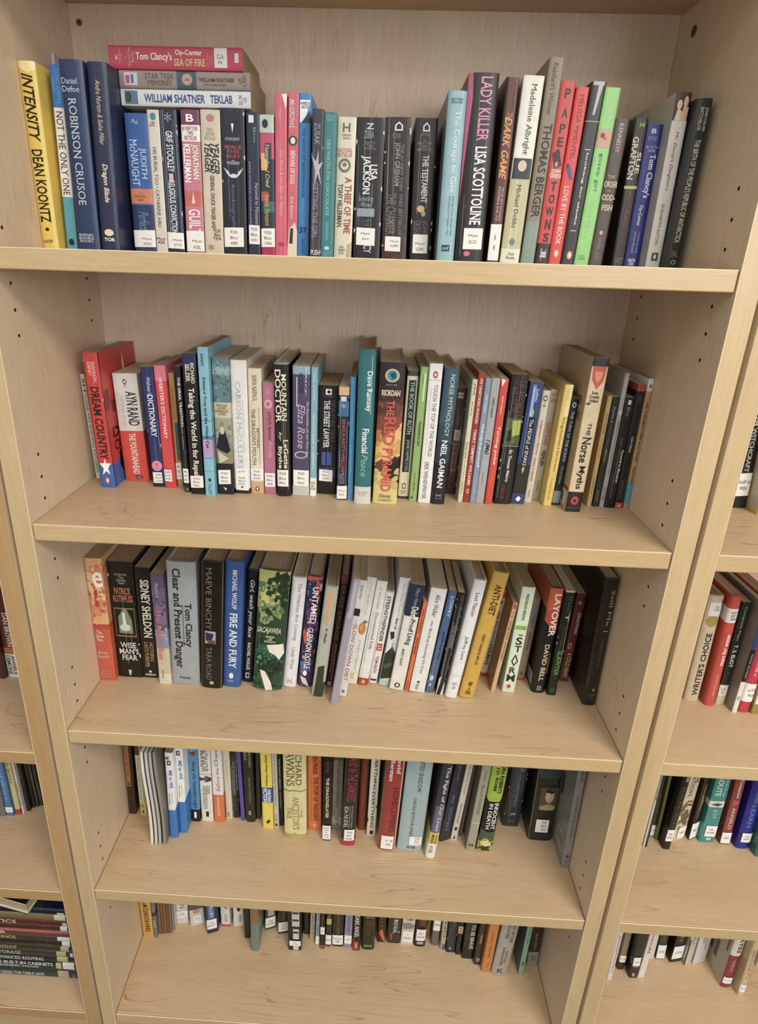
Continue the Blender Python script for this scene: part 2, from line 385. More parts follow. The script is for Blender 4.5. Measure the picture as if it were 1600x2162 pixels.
# ---------------------------------------------------------------- books
PG = ['b8a688', 'ab977a', 'bfb094', 'a08b6c', 'c4b89e']
def book(i, x, y, z, w, H, dep, lean, yaw, k, c, desc, spec='', L='', sc='', wear=0, shelf='', lie=False, group='', side=''):
    rnd = random.Random(i*7+3)
    w, H, dep, x, y = w/1000, H/1000, dep/1000, x/1000, y/1000
    lean, sk = math.radians(lean), math.tan(math.radians(yaw)); yaw = 0   # sk: a cocked spine, one side further back
    name = {'p': 'paperback_book', 't': 'paperback_book', 'h': 'hardcover_book', 'm': 'magazine'}[k]
    ox = 0
    if lean > 0: ox = -w
    if lie: root = empty(name, (x, y, z), (0, -math.pi/2, 0)); ox = 0
    else:
        # rest on the lower corner of the spine
        px = x if lean <= 0 else x+w/math.cos(lean)*math.cos(yaw)
        py = y if lean <= 0 else y+w*math.sin(yaw)
        root = empty(name, (px, py, z+.0002))
        root.rotation_euler = (Matrix.Rotation(yaw, 3, 'Z') @ Matrix.Rotation(lean, 3, 'Y')).to_euler()
    tag(root, desc, 'magazine' if k == 'm' else 'book', group)
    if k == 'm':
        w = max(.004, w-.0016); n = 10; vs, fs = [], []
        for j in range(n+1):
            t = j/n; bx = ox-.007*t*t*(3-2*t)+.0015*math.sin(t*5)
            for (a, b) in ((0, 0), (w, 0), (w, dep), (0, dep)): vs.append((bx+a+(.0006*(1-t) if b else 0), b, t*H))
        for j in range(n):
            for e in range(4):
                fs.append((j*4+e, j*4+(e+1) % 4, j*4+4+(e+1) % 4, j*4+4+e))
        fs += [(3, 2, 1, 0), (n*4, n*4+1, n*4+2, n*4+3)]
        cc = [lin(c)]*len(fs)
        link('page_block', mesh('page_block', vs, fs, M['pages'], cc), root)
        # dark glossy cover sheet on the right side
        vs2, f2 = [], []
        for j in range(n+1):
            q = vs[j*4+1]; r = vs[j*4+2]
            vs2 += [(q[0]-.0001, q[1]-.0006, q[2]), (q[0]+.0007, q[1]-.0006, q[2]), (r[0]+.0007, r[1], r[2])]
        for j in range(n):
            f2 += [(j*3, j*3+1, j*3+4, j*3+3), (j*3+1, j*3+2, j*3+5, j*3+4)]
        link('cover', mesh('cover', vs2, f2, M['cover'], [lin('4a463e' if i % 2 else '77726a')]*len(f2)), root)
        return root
    hc = k == 'h'
    cc = min(w*.22, .0034 if hc else .0011); pw = 3.6 if hc else 6
    f = lambda u: cc*abs(2*u-1)**pw
    tk = min(.0024 if hc else .0006, w*.16)
    ink = Ink(w, H, f); bands = []
    spec2 = spec
    run(ink, spec2, bands)
    for q in range(wear):
        u = rnd.uniform(.1, .9); a = rnd.uniform(0, .5); b = min(1, a+rnd.uniform(.2, .7)); dw = rnd.uniform(.006, .014)*.02/max(w, .01)
        g = rnd.uniform(.35, .75); u2 = u+rnd.uniform(-.03, .03)
        ink.poly([(u, a), (u+dw, a), (u2+dw, b), (u2, b)], (g, g*.98, g*.95, 1))
    if k in 'pt' and w > .009 and wear > 0:
        for q in range(wear+1):
            e = rnd.choice((0, 1)); a = rnd.uniform(0, .95); hgt = rnd.uniform(.01, .05)
            ink.poly([(e, a), (abs(e-.04), a+hgt*.3), (abs(e-.06), a+hgt*.6), (e, a+hgt)], (.6, .57, .5, 1))
    # cover: C section with a shaped spine, split in height wherever the printed colour changes
    zs = sorted(set([0., 1.]+[b for b, t, _ in bands]+[t for b, t, _ in bands]))
    zs = [q for q in zs if 0 <= q <= 1]
    outer = [(w, dep)]+[(u*w, f(u)) for u in reversed(US)]+[(0, dep)]
    ti = tk+.0003
    inner = [(tk, dep), (tk, cc+tk), (w-tk, cc+tk), (w-tk, dep)]
    ring = outer+inner; nr = len(ring); no = len(outer)
    vs, fs, cs = [], [], []
    for zf in zs:
        for a, b in ring: vs.append((a, b, zf*H))
    base = ink_col(c); board = ink_col(sc) if sc else None
    for j in range(len(zs)-1):
        mid_ = (zs[j]+zs[j+1])/2; cl = base
        for b, t, q in bands:
            if b <= mid_ <= t: cl = q
        for e in range(nr):
            a0 = j*nr+e; a1 = j*nr+(e+1) % nr
            fs.append((a1, a0, a0+nr, a1+nr))
            if e >= no: cs.append((.75, .7, .6, 1))
            elif (e == 0 or e == no-2) and board: cs.append(board)
            else: cs.append(cl)
    # caps as quads between outer and inner rings
    def caps(lv, up, cl):
        o = lv*nr
        def q(*t):
            t = tuple(o+z_ for z_ in t); fs.append(t if up else t[::-1]); cs.append(cl)
        q(0, 1, no+2, no+3)
        q(no-1, no, no+1, no-2)
        q(*([no+1, no+2]+list(range(1, no-1))))
    edgec = tuple(min(1, z_*.8+.08) for z_ in base[:3])+(1,)
    caps(0, False, edgec); caps(len(zs)-1, True, edgec)
    if sk:
        cock = lambda q: (q[0], q[1]+q[0]*sk*(1-q[1]/dep), q[2])
        vs = [cock(q) for q in vs]; ink.v = [cock(q) for q in ink.v]
    if ox:
        vs = [(a+ox, b, c_) for a, b, c_ in vs]; ink.v = [(a+ox, b, c_) for a, b, c_ in ink.v]
    link('cover', mesh('cover', vs, fs, M['cover'], cs), root)
    # page block, sagging a touch towards the fore edge
    iz = .003 if hc else .0004; iy = .003 if hc else .0004
    if lie: iz = .002 if hc else .0003
    a, b = ox+tk+.0001, ox+w-tk-.0001; y0, y1 = cc+tk+.0002+max(0, w*sk), dep-iy
    pc = lin(PG[rnd.randrange(5)]); vv, ff = [], []
    nx = 5; dip = .0006 if hc else .0003
    prof = [(a+(b-a)*q/nx, math.sin(math.pi*q/nx)) for q in range(nx+1)]
    for (xx, sgn) in prof:
        for (yy, zz) in ((y0, iz), (y1-sgn*(.0015 if hc else 0), iz), (y1-sgn*(.0015 if hc else 0), H-iz-dip*sgn), (y0, H-iz-dip*sgn)):
            vv.append((xx, yy, zz))
    for q in range(nx):
        for e in range(4):
            ff.append((q*4+e, q*4+(e+1) % 4, q*4+4+(e+1) % 4, q*4+4+e))
    ff += [(3, 2, 1, 0), (nx*4, nx*4+1, nx*4+2, nx*4+3)]
    link('page_block', mesh('page_block', vv, ff, M['pages'], [pc]*len(ff)), root)
    if ink.p:
        link('spine_lettering', mesh('spine_lettering', ink.v, ink.p, M['print'], ink.c), root)['kind'] = 'stuff'
    if side:
        # print on the outside of one cover board
        sd = Ink(dep-cc-tk, H, lambda u: 0); bb_ = []
        run(sd, side[2:], bb_)
        rt = side[0] == 'r'
        sd.v = [((w-q[1] if rt else q[1])+ox, (cc+tk+q[0]) if rt else (dep-q[0]), q[2]) for q in sd.v]
        if sd.p: link('cover_print', mesh('cover_print', sd.v, sd.p, M['print'], sd.c), root)['kind'] = 'stuff'
    if L:
        head, _, body = L.partition('|')
        pr = [float(q)/100 for q in head.split(',')]
        v0, v1 = 1-pr[1], 1-pr[0]; u0, u1 = (pr[2], pr[3]) if len(pr) > 2 else (.0, 1.)
        a_ = Ink(w, H, f); a_.k = 40+ink.k//3
        dl = rnd.uniform(-.006, .006)
        a_.poly([(u0, v0), (u1, v0+dl), (u1, v1+dl), (u0, v1)], (.80, .79, .76, 1))
        if sk: a_.v = [cock(q) for q in a_.v]
        a_.v = [(p[0]+ox, p[1], p[2]) for p in a_.v]
        st = link('shelf_label', mesh('shelf_label', a_.v, a_.p, M['sticker'], a_.c), root)
        t_ = Ink(w, H, f); t_.k = a_.k+10
        ls = body.split('/'); hh = v1-v0; n = len(ls); lh = hh*.86/max(n, 3)
        for q, s_ in enumerate(ls):
            if not s_.strip(): continue
            top = v0+hh*.5+lh*n/2-lh*q
            ln = min(.36, .075*len(s_.strip())/max(u1-u0, .3)*.9)*(u1-u0)*min(1, .02/max(w, .012))*1.25
            cu_ = (u0+u1)/2+(.12*(u1-u0) if s_.startswith(' ') else 0)
            t_.text(s_.strip(), 'h', cu_-ln, cu_+ln, top-lh*.78, top-lh*.22, '', (.12, .12, .12, 1))
        if t_.p:
            if sk: t_.v = [cock(q) for q in t_.v]
            t_.v = [(p[0]+ox, p[1], p[2]) for p in t_.v]
            link('label_text', mesh('label_text', t_.v, t_.p, M['print'], t_.c), st)['kind'] = 'stuff'
    return root

GRP = {'S1': 'books standing on the top shelf', 'S2': 'books standing on the second shelf', 'S3': 'books standing on the third shelf', 'S4': 'books standing on the fourth shelf', 'S5': 'books standing on the lowest shelf', 'R2': 'books on the upper shelf of the right-hand bookcase', 'R3': 'books on the middle shelf of the right-hand bookcase', 'R4': 'books on the fourth shelf of the right-hand bookcase', 'R5': 'books on the lowest shelf of the right-hand bookcase', 'L3': 'books on the middle shelf of the left-hand bookcase', 'L4': 'books on the fourth shelf of the left-hand bookcase'}
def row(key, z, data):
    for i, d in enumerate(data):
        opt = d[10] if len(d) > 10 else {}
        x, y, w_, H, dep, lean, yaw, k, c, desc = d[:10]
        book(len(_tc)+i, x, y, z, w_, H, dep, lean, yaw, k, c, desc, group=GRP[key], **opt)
row('S1', 0.2298, [
 (0.6, 122.0, 22.0, 216.9, 150.0, 0.0, 0.0, 'h', 'f2cf45', 'worn yellow hardcover with bold black lettering, first at the left end on the top shelf', dict(spec='d111,18,82,6,41,bi|INTENSITY;d111,18,82,45,85,b|DEAN KOONTZ;e111,38,62,88,90;h111,20,75,95,97|KNOPF;pffe9a0|0,0 100,0 100,4 60,6 0,3')),
 (23.0, 150.0, 4.4, 233.2, 122.0, 1.78, 0.0, 'h', '9c8fa0', 'tall thin mauve-grey hardcover squeezed beside the yellow one on the top shelf'),
 (28.5, 135.0, 14.6, 217.5, 137.0, 1.6, 0.0, 't', 'efece6', 'slim white paperback with bright blue top and teal foot on the top shelf', dict(spec='r2a78c8,0,100,0,22;r4fa7bd,0,100,70,100;d5fc0ee,50,85,2,20|TONY GRIMA;d5fc0ee,15,40,7,14|editor;d333,20,80,24,69|NOT THE ONLY ONE;e123,25,75,94,98')),
 (50.0, 122.0, 29.5, 219.5, 150.0, 0.72, 0.0, 'h', '1f3a66', 'navy hardcover with spaced silver capitals beside the blue-and-white paperback on the top shelf', dict(spec='hc9d2dc,8,75,9,12|Daniel;hc9d2dc,8,80,13,16|Defoe;dc9d2dc,28,62,19,75|ROBINSON CRUSOE;hdde,12,80,91,96|BARNES/&NOBLE/BOOKS')),
 (82.2, 122.0, 24.9, 217.6, 150.0, 1.4, 0.0, 'h', '222c4e', 'dark navy hardcover with small gold script title and round publisher mark on the top shelf', dict(spec='dd9c9a0,40,65,9,42,i|Andre Norton & Sasha Miller;de8dcc0,35,70,52,73,bi|Dragon Blade;ee8d8a0,25,75,88,92;hfff,22,80,93,95,b|TOR')),
 (114.9, 156.0, 29.9, 170.2, 106.0, 0.27, 0.0, 'p', '2f62a8', 'blue paperback with an orange band, its foot wrapped by a label on the top shelf', dict(spec='r2a3a66,0,100,65,100;rd97b50,0,100,53,64;dcfe0f0,52,85,24,46|JUDITH;dcfe0f0,15,48,18,51|McNAUGHT;d6f8fc0,30,75,70,84,i|Perfect;h7ab,30,60,4,8|~;h653,20,70,55,62|A/New York Times/bestseller', L='84,97|/      Myst/      MCN')),
 (145.3, 156.0, 15.7, 174.6, 106.0, 0.23, 0.0, 'p', 'd9d2c4', 'slim cream paperback with faded blue-green mark at the top on the top shelf', dict(spec='e2f8fa0,25,75,2,7;h556,20,75,8,11|3/K;d444,30,60,25,82|HIS BURIAL TOO \u2022 CATHERINE AIRD;h333,10,90,89,94|Myst/AIR')),
 (162.2, 156.0, 22.8, 175.0, 106.0, 0.0, 0.0, 'p', '1c2740', 'navy striped paperback with silver condensed capitals on the top shelf', dict(spec='ddfe6ee,30,70,14,42,b|GRIF STOCKLEY;ddfe6ee,28,66,48,86,b|RELIGIOUS CONVICTION;rd8b8c8,35,60,43,48;ra8b4c8,8,10,0,86;r7a8aa8,88,91,0,86;rccd,20,22,0,86;h9ab,30,70,2,8|*', L='85,97|  /     Myst/     STO', wear=4)),
 (188.5, 156.0, 24.6, 175.6, 106.0, 0.6, 0.0, 'p', 'c9788c', 'mauve and pink paperback with a white blurb box on the top shelf', dict(spec='r7a3560,0,100,0,10;rf1e6e0,0,100,10,21;h733,8,92,11,20|#1 NEW YORK/TIMES/BESTSELLER;ddfd,48,88,23,47,b|JONATHAN;dfff,8,45,23,49,b|KELLERMAN;rc8645c,0,100,55,66;pf0d0c0|40,64 50,55 60,64;df3ecec,20,85,68,86,b|GUILT;hfff,30,70,3,8,b|B', L='84,99|   /      Myst/      KEL')),
 (214.3, 156.0, 25.7, 176.1, 106.0, 0.72, 0.0, 'p', 'd3c6ae', 'cream paperback with slanted black block name and faint red badge on the top shelf', dict(spec='eb87a72,30,70,3,8;h998,20,75,12,20|TODAY/AUTHOR/BESTSELLER;d222,52,92,22,43,bi|YEAGER;d222,15,52,22,42,bi|YEAGER;d444,40,62,44,82,b|GENERAL CHUCK YEAGER AND;h222,45,90,82,90|920/Bio/YEA;ha60,15,50,93,98|*')),
 (241.2, 156.0, 31.5, 178.6, 106.0, 0.48, 0.0, 'p', '1a2130', 'wide dark blue-black paperback with red handwritten title and winged emblem on the top shelf', dict(spec='pfff|45,10 55,10 50,16;hccc,18,80,19,21|AUTOBIOGRAPHY;hd04a4a,15,90,24,33,i|WALK/THIS/WAY;hbcc,20,80,34,37,b|THE/AUTOBIOGRAPHY/OF AEROSMITH;pcdd|8,39 30,42 35,44 50,43 65,44 70,42 92,39 75,44 60,46 40,46 25,44;d7a6ab0,35,55,50,82|Autobiography', L='81,95,2,88|920/Bio/AER', wear=2)),
 (275.0, 156.0, 16.8, 174.6, 106.0, 0.51, 0.0, 'p', '232c44', 'slim dark navy paperback with violet-white title near its foot on the top shelf', dict(spec='rdde,20,60,2,7;d7a8,55,75,10,20|Bio;db8b4e0,62,88,48,78|Farewell to Manzanar;da8b0c8,12,30,33,78|JEANNE WAKATSUKI HOUSTON & JAMES', L='78,92,8,95|920/Bio/HOU')),
 (293.2, 156.0, 19.0, 172.1, 106.0, 0.19, 0.0, 'p', '262f3c', 'dark paperback with coloured squares and gold handwritten title on the top shelf', dict(spec='rb9c8c0,0,100,0,12;rc0466a,0,100,12,30;re2b060,8,50,26,38;r2b3f48,35,80,19,30;de8d9a0,30,68,20,50,i|Yesterday, I Cried;dd8b050,20,65,55,78,i|Iyanla Vanzant;rb04a48,5,60,53,60;r3a6a5c,20,100,60,68;rb32050,0,100,93,100;e222,20,60,3,9', L='80,94|920/Bio/VAN')),
 (312.6, 156.0, 15.7, 195.9, 106.0, 0.64, 0.0, 'p', 'd85a72', 'slim rose-pink paperback with faint cursive title on the top shelf', dict(spec='df3a8b4,30,55,8,18,i|Higgins;df0b4bc,30,70,32,74,i|Jack Black & the Ship of Thieves;pf2e8e0|55,0 100,0 92,9;reb8498,46,50,0,100;eb03048,25,80,91,94')),
 (328.7, 156.0, 13.9, 198.1, 106.0, 1.02, 0.0, 'p', 'd8606e', 'slim pink paperback with torn beige foot and round dark badge on the top shelf', dict(spec='dd9c8c8,12,62,4,21,bi|McGROWL;e1c4a48,5,90,25,31;ee8e0d8,25,70,26,30;df6e2dc,25,70,34,54,b|BEWARE OF DOG;df2d6d2,30,60,62,76|Bob Balaban;pe6d6bc|0,97 20,82 55,80 75,78 100,84 100,100 0,100;p333|30,82 60,82 55,92 20,92')),
 (343.4, 156.0, 15.5, 197.5, 106.0, 0.89, 0.0, 'p', '2f8ad0', 'bright blue slim hardcover-style book with white badge at its top on the top shelf', dict(spec='pf4f6f6|6,4 94,4 60,13 20,17 6,17;p2a3c54|20,17 60,13 94,10 94,17;h222,12,88,5,9,b|HARDY/BOYS;d1b4a80,30,55,20,62|THE GHOST AT SKELETON ROCK;d7fc0e8,30,55,63,79|FRANKLIN W. DIXON;h123,10,80,81,85,b|37;d1f6aa8,20,75,88,98|Grosset & Dunlap')),
 (362.8, 135.0, 14.6, 175.7, 137.0, 1.01, 0.0, 't', '3c3a48', 'slim charcoal paperback with silver starburst in the middle on the top shelf', dict(spec='da49fb4,20,70,9,23|ZUSAK;pb4b8c0|0,30 40,34 60,26 62,36 100,34 70,40 90,50 55,42 30,50 35,40;d8a8298,15,65,48,87,b|GETTING THE GIRL;r222,0,100,95,100;hddd,10,90,95,99,b|PUSH', wear=2)),
 (377.8, 135.0, 15.5, 172.4, 137.0, 1.0, 0.0, 't', '2f7f86', 'slim teal paperback with thin white spaced capitals on the top shelf', dict(spec='d9fd0cc,30,58,18,46|LIKE WATER FOR;d9fd0cc,30,58,47,70|CHOCOLATE;dacd,35,60,75,88|LAURA ESQUIVEL;h9cc,20,80,2,6|NOW A/MOVIE;e9dd,28,72,92,95;h9cc,20,80,96,99|ANCHOR/BOOKS')),
 (394.1, 156.0, 24.0, 171.6, 106.0, 0.89, 0.0, 'p', 'e2dcc6', 'cream paperback with red title and coiled round emblem on the top shelf', dict(spec='h665,28,68,4,10,b|H;h554,28,75,11,15|Harper/fiction;hb5604c,5,85,21,27|NATIONAL/BESTSELLER;e787468,10,78,28,38;ee2dcc6,22,66,30,36;e787468,32,56,31,34;db04a40,50,88,41,82,b|A THIEF OF TIME;d3a3634,12,40,46,77,b|TONY HILLERMAN;h554,25,62,91,98|0-06/100004/$5.95;pc4a888|70,100 75,90 100,88 100,100')),
 (420.8, 156.0, 36.4, 172.0, 106.0, 0.1, 0.0, 'p', '191b1f', 'black paperback heavy with vertical silver creases on the top shelf', dict(spec='hd8dcdf,35,62,4,8,b|Z;h9aa,28,62,9,14|ZEBRA;h8a8c90,30,70,16,22|New York/Times/Bestselling;de8ebee,52,80,32,43,b|LISA;de8ebee,20,55,26,53,b|JACKSON;h9ab,15,70,54,62,i|Something/Wicked;r8a9aa8,10,75,63,69;h567,20,65,70,76|Copper/Point;dbcc,38,68,90,96,b|CY', L='77,90,10,80|Myst/Jac', wear=8)),
 (460.5, 156.0, 33.6, 172.9, 106.0, -0.84, 0.0, 'p', '201c1e', 'black and dark maroon creased paperback with grey condensed title on the top shelf', dict(spec='r512028,0,100,84,100;n381820,0,100,60,100,12|1;hf0ebe4,38,68,3,9,b|\u2302;d9a9690,35,62,17,47,b|JOHN GRISHAM;d6a6660,12,52,52,82,b|THE CHAMBER;d8c8880,62,76,18,82,i|THE #1 NEW YORK TIMES BESTSELLER;h989,30,60,11,14|FICTION', L='83,94,12,75|  Myst/  GRI', wear=6)),
 (499.1, 156.0, 28.7, 172.8, 106.0, -0.67, 0.0, 'p', '141518', 'black paperback with tall thin white title and tiny gold figure on the top shelf', dict(spec='hf0ebe4,35,65,3,9,b|\u2302;h989,30,65,10,12|FICTION;h8a8688,12,80,14,22|#1/NEW YORK/TIMES/BESTSELLER;de4e0d8,40,68,25,58,b|THE TESTAMENT;edab078,25,60,60,65;ea8a4a0,45,65,64,68;d77665e,50,78,71,83|JOHN;d77665e,12,45,71,84|GRISHAM', L='81,95,12,82| /Myst/GRI', wear=4)),
 (533.2, 122.0, 22.6, 195.9, 150.0, 0.12, 0.0, 'h', '8fb9c4', 'pale aqua hardcover with white serif-style title on the top shelf', dict(spec='h345,15,80,4,7|WELTMAN/DRUCKER;de4f2f4,35,75,11,58|The Courage to Give;d4a7a8a,62,78,60,84|Inspiring Stories of People Who;d4a7a8a,42,56,60,84|Triumphed Over Tragedy to Make;r1c3a44,25,70,90,94;h9cc,30,65,91,93,b|mf', sc='66797a')),
 (557.2, 122.0, 36.8, 215.3, 150.0, -0.18, 0.0, 'h', '1b1a1c', 'tall black hardcover with bold pink and white lettering on the top shelf', dict(spec='pc05c84|0,0 14,0 18,12 0,70;dd98aac,42,80,2,34,b|LADY KILLER;df2eeee,40,80,37,79,b|LISA SCOTTOLINE;ed8607c,30,52,94,97', L='81,93,25,92|Myst/SCO', wear=3)),
 (601.5, 135.0, 15.8, 214.5, 137.0, 0.7, 0.0, 't', '5f2a1e', 'slim rust and black paperback with orange flame-like capitals on the top shelf', dict(spec='r17110f,0,20,0,100;d6a3020,60,80,2,18|JANECZKO;de39a3c,30,75,18,22,i|The;dea9a3c,22,80,20,53,bi|DARK GAME;de0c8b8,60,75,57,76|TRUE SPY STORIES;de0c8b8,35,50,57,76|INVISIBLE INK TO', L='78,99,5,95|A/W')),
 (619.5, 135.0, 25.1, 216.7, 137.0, 1.47, 0.0, 't', 'e4e2d6', 'white-over-pale-olive paperback with a small portrait photo on the top shelf', dict(spec='rbcb88a,0,100,53,100;rd3cf9c,30,40,54,92;rd3cf9c,60,66,54,92;d3a3a38,35,70,4,40|Madeleine Albright;r2a2c38,4,96,42,53;ed9bfa8,28,72,43,49;r8f9a50,0,100,0,0;d4a4a40,35,60,56,80|Michael Dobbs;e6c7c84,35,65,86,90;rdfdfc8,0,100,92,100;h555,30,75,94,98|Owl/Books')),
 (647.3, 135.0, 17.5, 236.3, 137.0, 1.61, 0.0, 't', '8a7c66', 'tallest taupe paperback on the top shelf with heavy black capitals', dict(spec="d4c4438,30,65,2,26,i|Reinhart's Women;d16140f,25,85,30,76,b|THOMAS BERGER;r7f9484,0,100,78,100;d9fb09c,30,50,79,96|a novel")),
 (666.0, 135.0, 17.7, 212.3, 137.0, 1.39, 0.0, 't', 'c9302c', 'red paperback with widely spaced black capitals and a dark foot on the top shelf', dict(spec='r2a1416,0,100,88,100;h1c1212,35,75,4,9,b|P;h1c1212,35,75,14,19,b|A;h1c1212,35,75,22,27,b|P;h1c1212,35,75,29,34,b|E;h1c1212,35,75,36,42,b|R;p3a1a1c|10,38 50,35 90,44 40,46;ee08080,40,60,42,45;hf2e8e0,15,92,46,51,b|JOHN/GREEN;h1c1212,35,75,53,58,b|T;h1c1212,35,75,60,65,b|O;h1c1212,25,80,67,72,b|W;h1c1212,35,75,74,80,b|N;h1c1212,35,75,82,87,b|S;hf0e8e0,30,75,91,98,b|Speak')),
 (684.1, 135.0, 15.7, 205.8, 137.0, 1.79, 0.0, 't', 'd83028', 'bright red paperback with tiny tumbling figure and orange bird badge on the top shelf', dict(spec='d7a1c1c,35,70,4,39|MELISSA PIMENTEL;p2b4d9a|20,44 50,42 70,47 90,50 60,50 40,47;e222,20,40,41,44;df6e6de,30,70,54,88|LOVE BY THE BOOK;eee8a30,30,75,91,96;efff,42,62,92,95')),
 (700.5, 135.0, 17.2, 212.0, 137.0, 2.11, 0.0, 't', '1e1c1e', 'black paperback with small typewriter-style title and silver reflections at its top on the top shelf', dict(spec='raeb2b6,10,90,0,2;pb0b4b8|50,2 80,2 55,17 40,17;r8a8c8e,0,100,20,20.6;df0ece6,45,62,37,77,b|looking for alaska;de05c5c,62,64,35,80;re0d0d0,30,72,35,35.4;re0d0d0,30,72,80,80.4;eee8a30,35,75,92,97;efff,48,64,93,96')),  # pale shapes at the top paint reflections into the spine colour
 (718.3, 135.0, 18.6, 206.0, 137.0, 2.06, 0.0, 't', '86cf6a', 'lime green paperback with a small photo of lips on the top shelf', dict(spec=";nd8a890,8,92,22,31,6|1;dcfe8b8,35,60,4,18|YOU KNOW;rc89a84,5,95,22,32;e6a3430,20,50,24,27;ec04850,40,65,26,28;d3a7a48,35,65,35,56|gossip girl;da8e090,35,60,62,84|YOU'RE THE ONE;h4a8a50,25,70,94,97|LITTLE/BROWN")),
 (737.6, 135.0, 17.7, 172.9, 137.0, 1.97, 0.0, 't', '4a3a30', 'brown paperback with a round-shouldered top and pale gold words on the top shelf', dict(spec='dd8ccb8,35,62,3,22|KENNEDY;hd0c0a0,20,70,37,39|THE;hdccca8,5,100,41,45,b|ORDER;hd0c0a0,35,60,47,48|OF;hdccca8,5,100,50,54,b|ODD-;hdccca8,15,95,57,61,b|FISH;ebfa880,35,60,75,78;d9a8870,35,60,80,96|LAUREL-LEAF')),
 (776.2, 156.0, 16.5, 178.9, 106.0, -0.17, 0.0, 'p', '26221e', 'dark striped paperback with a photo cover side and cream author name on the top shelf', dict(spec='r968e80,18,20,0,100;r968e80,38,40,0,100;r968e80,60,62,0,100;r968e80,80,82,0,100;n4a4440,0,100,0,100,10|1;h9a9a38,35,75,3,6,b|M;de8e2d4,5,50,12,40,b|GRAFTON;de8e2d4,55,88,22,36,b|SUE;re2d070,0,100,44,46;d8a3a30,30,62,48,78,b|M IS FOR MALICE;h998,20,80,94,98|FAWCETT', sc='3a3434')),
 (793.1, 156.0, 19.5, 172.2, 106.0, -0.15, 0.0, 'p', '29318f', 'royal blue paperback with white condensed lettering on the top shelf', dict(spec="hdfe4f6,30,60,3,6,b|B;h9fa8d8,15,75,8,11|BERKLEY/FICTION;hc8cce8,10,90,14,19|New York Times/bestselling;de6e8f6,35,85,20,50,b|Tom Clancy's;de6e8f6,30,60,55,70,b|Op-Center;dc0c4e4,55,72,74,90|Created by Tom Clancy;dc0c4e4,30,48,74,90|and Steve Pieczenik;hfff,20,70,94,99,b|INTERNATIONAL/BESTSELLER")),
 (812.9, 135.0, 18.3, 202.9, 137.0, -0.12, 0.0, 't', 'd8d5cd', 'white paperback with a painted pair of women at the top on the top shelf', dict(spec="r3c2a20,0,100,0,15;ee6c49c,15,48,4,9;ee0b890,55,85,2,8;pe8cfa4|10,15 25,8 50,10 60,15;pdcb48c|45,15 60,7 95,8 90,15;d8a4a58,35,60,21,54,i|Mr. Darcy's Daughters;d6a6862,35,55,62,86|ELIZABETH ASTON;r3a4a40,30,75,91,96;ed8d5cd,42,62,92,95", sc='c4bfb6')),
 (831.6, 122.0, 19.0, 194.0, 150.0, 0.44, 0.0, 'h', '2b302f', 'dark grey-green hardcover nearest the right side panel with cream condensed capitals on the top shelf', dict(spec="ddcd8c4,55,78,5,18,b|JOHN CALVIN;ddcd8c4,28,50,5,18,b|BATCHELOR;de0dcc8,32,68,23,84,b|THE BIRTH OF THE PEOPLE'S REPUBLIC OF ANTARCTICA;r3a5a6a,94,100,0,100;h998,25,70,89,93|DIAL;eaaa,35,70,95,98;e2b302f,42,62,95.6,97.4")),
])
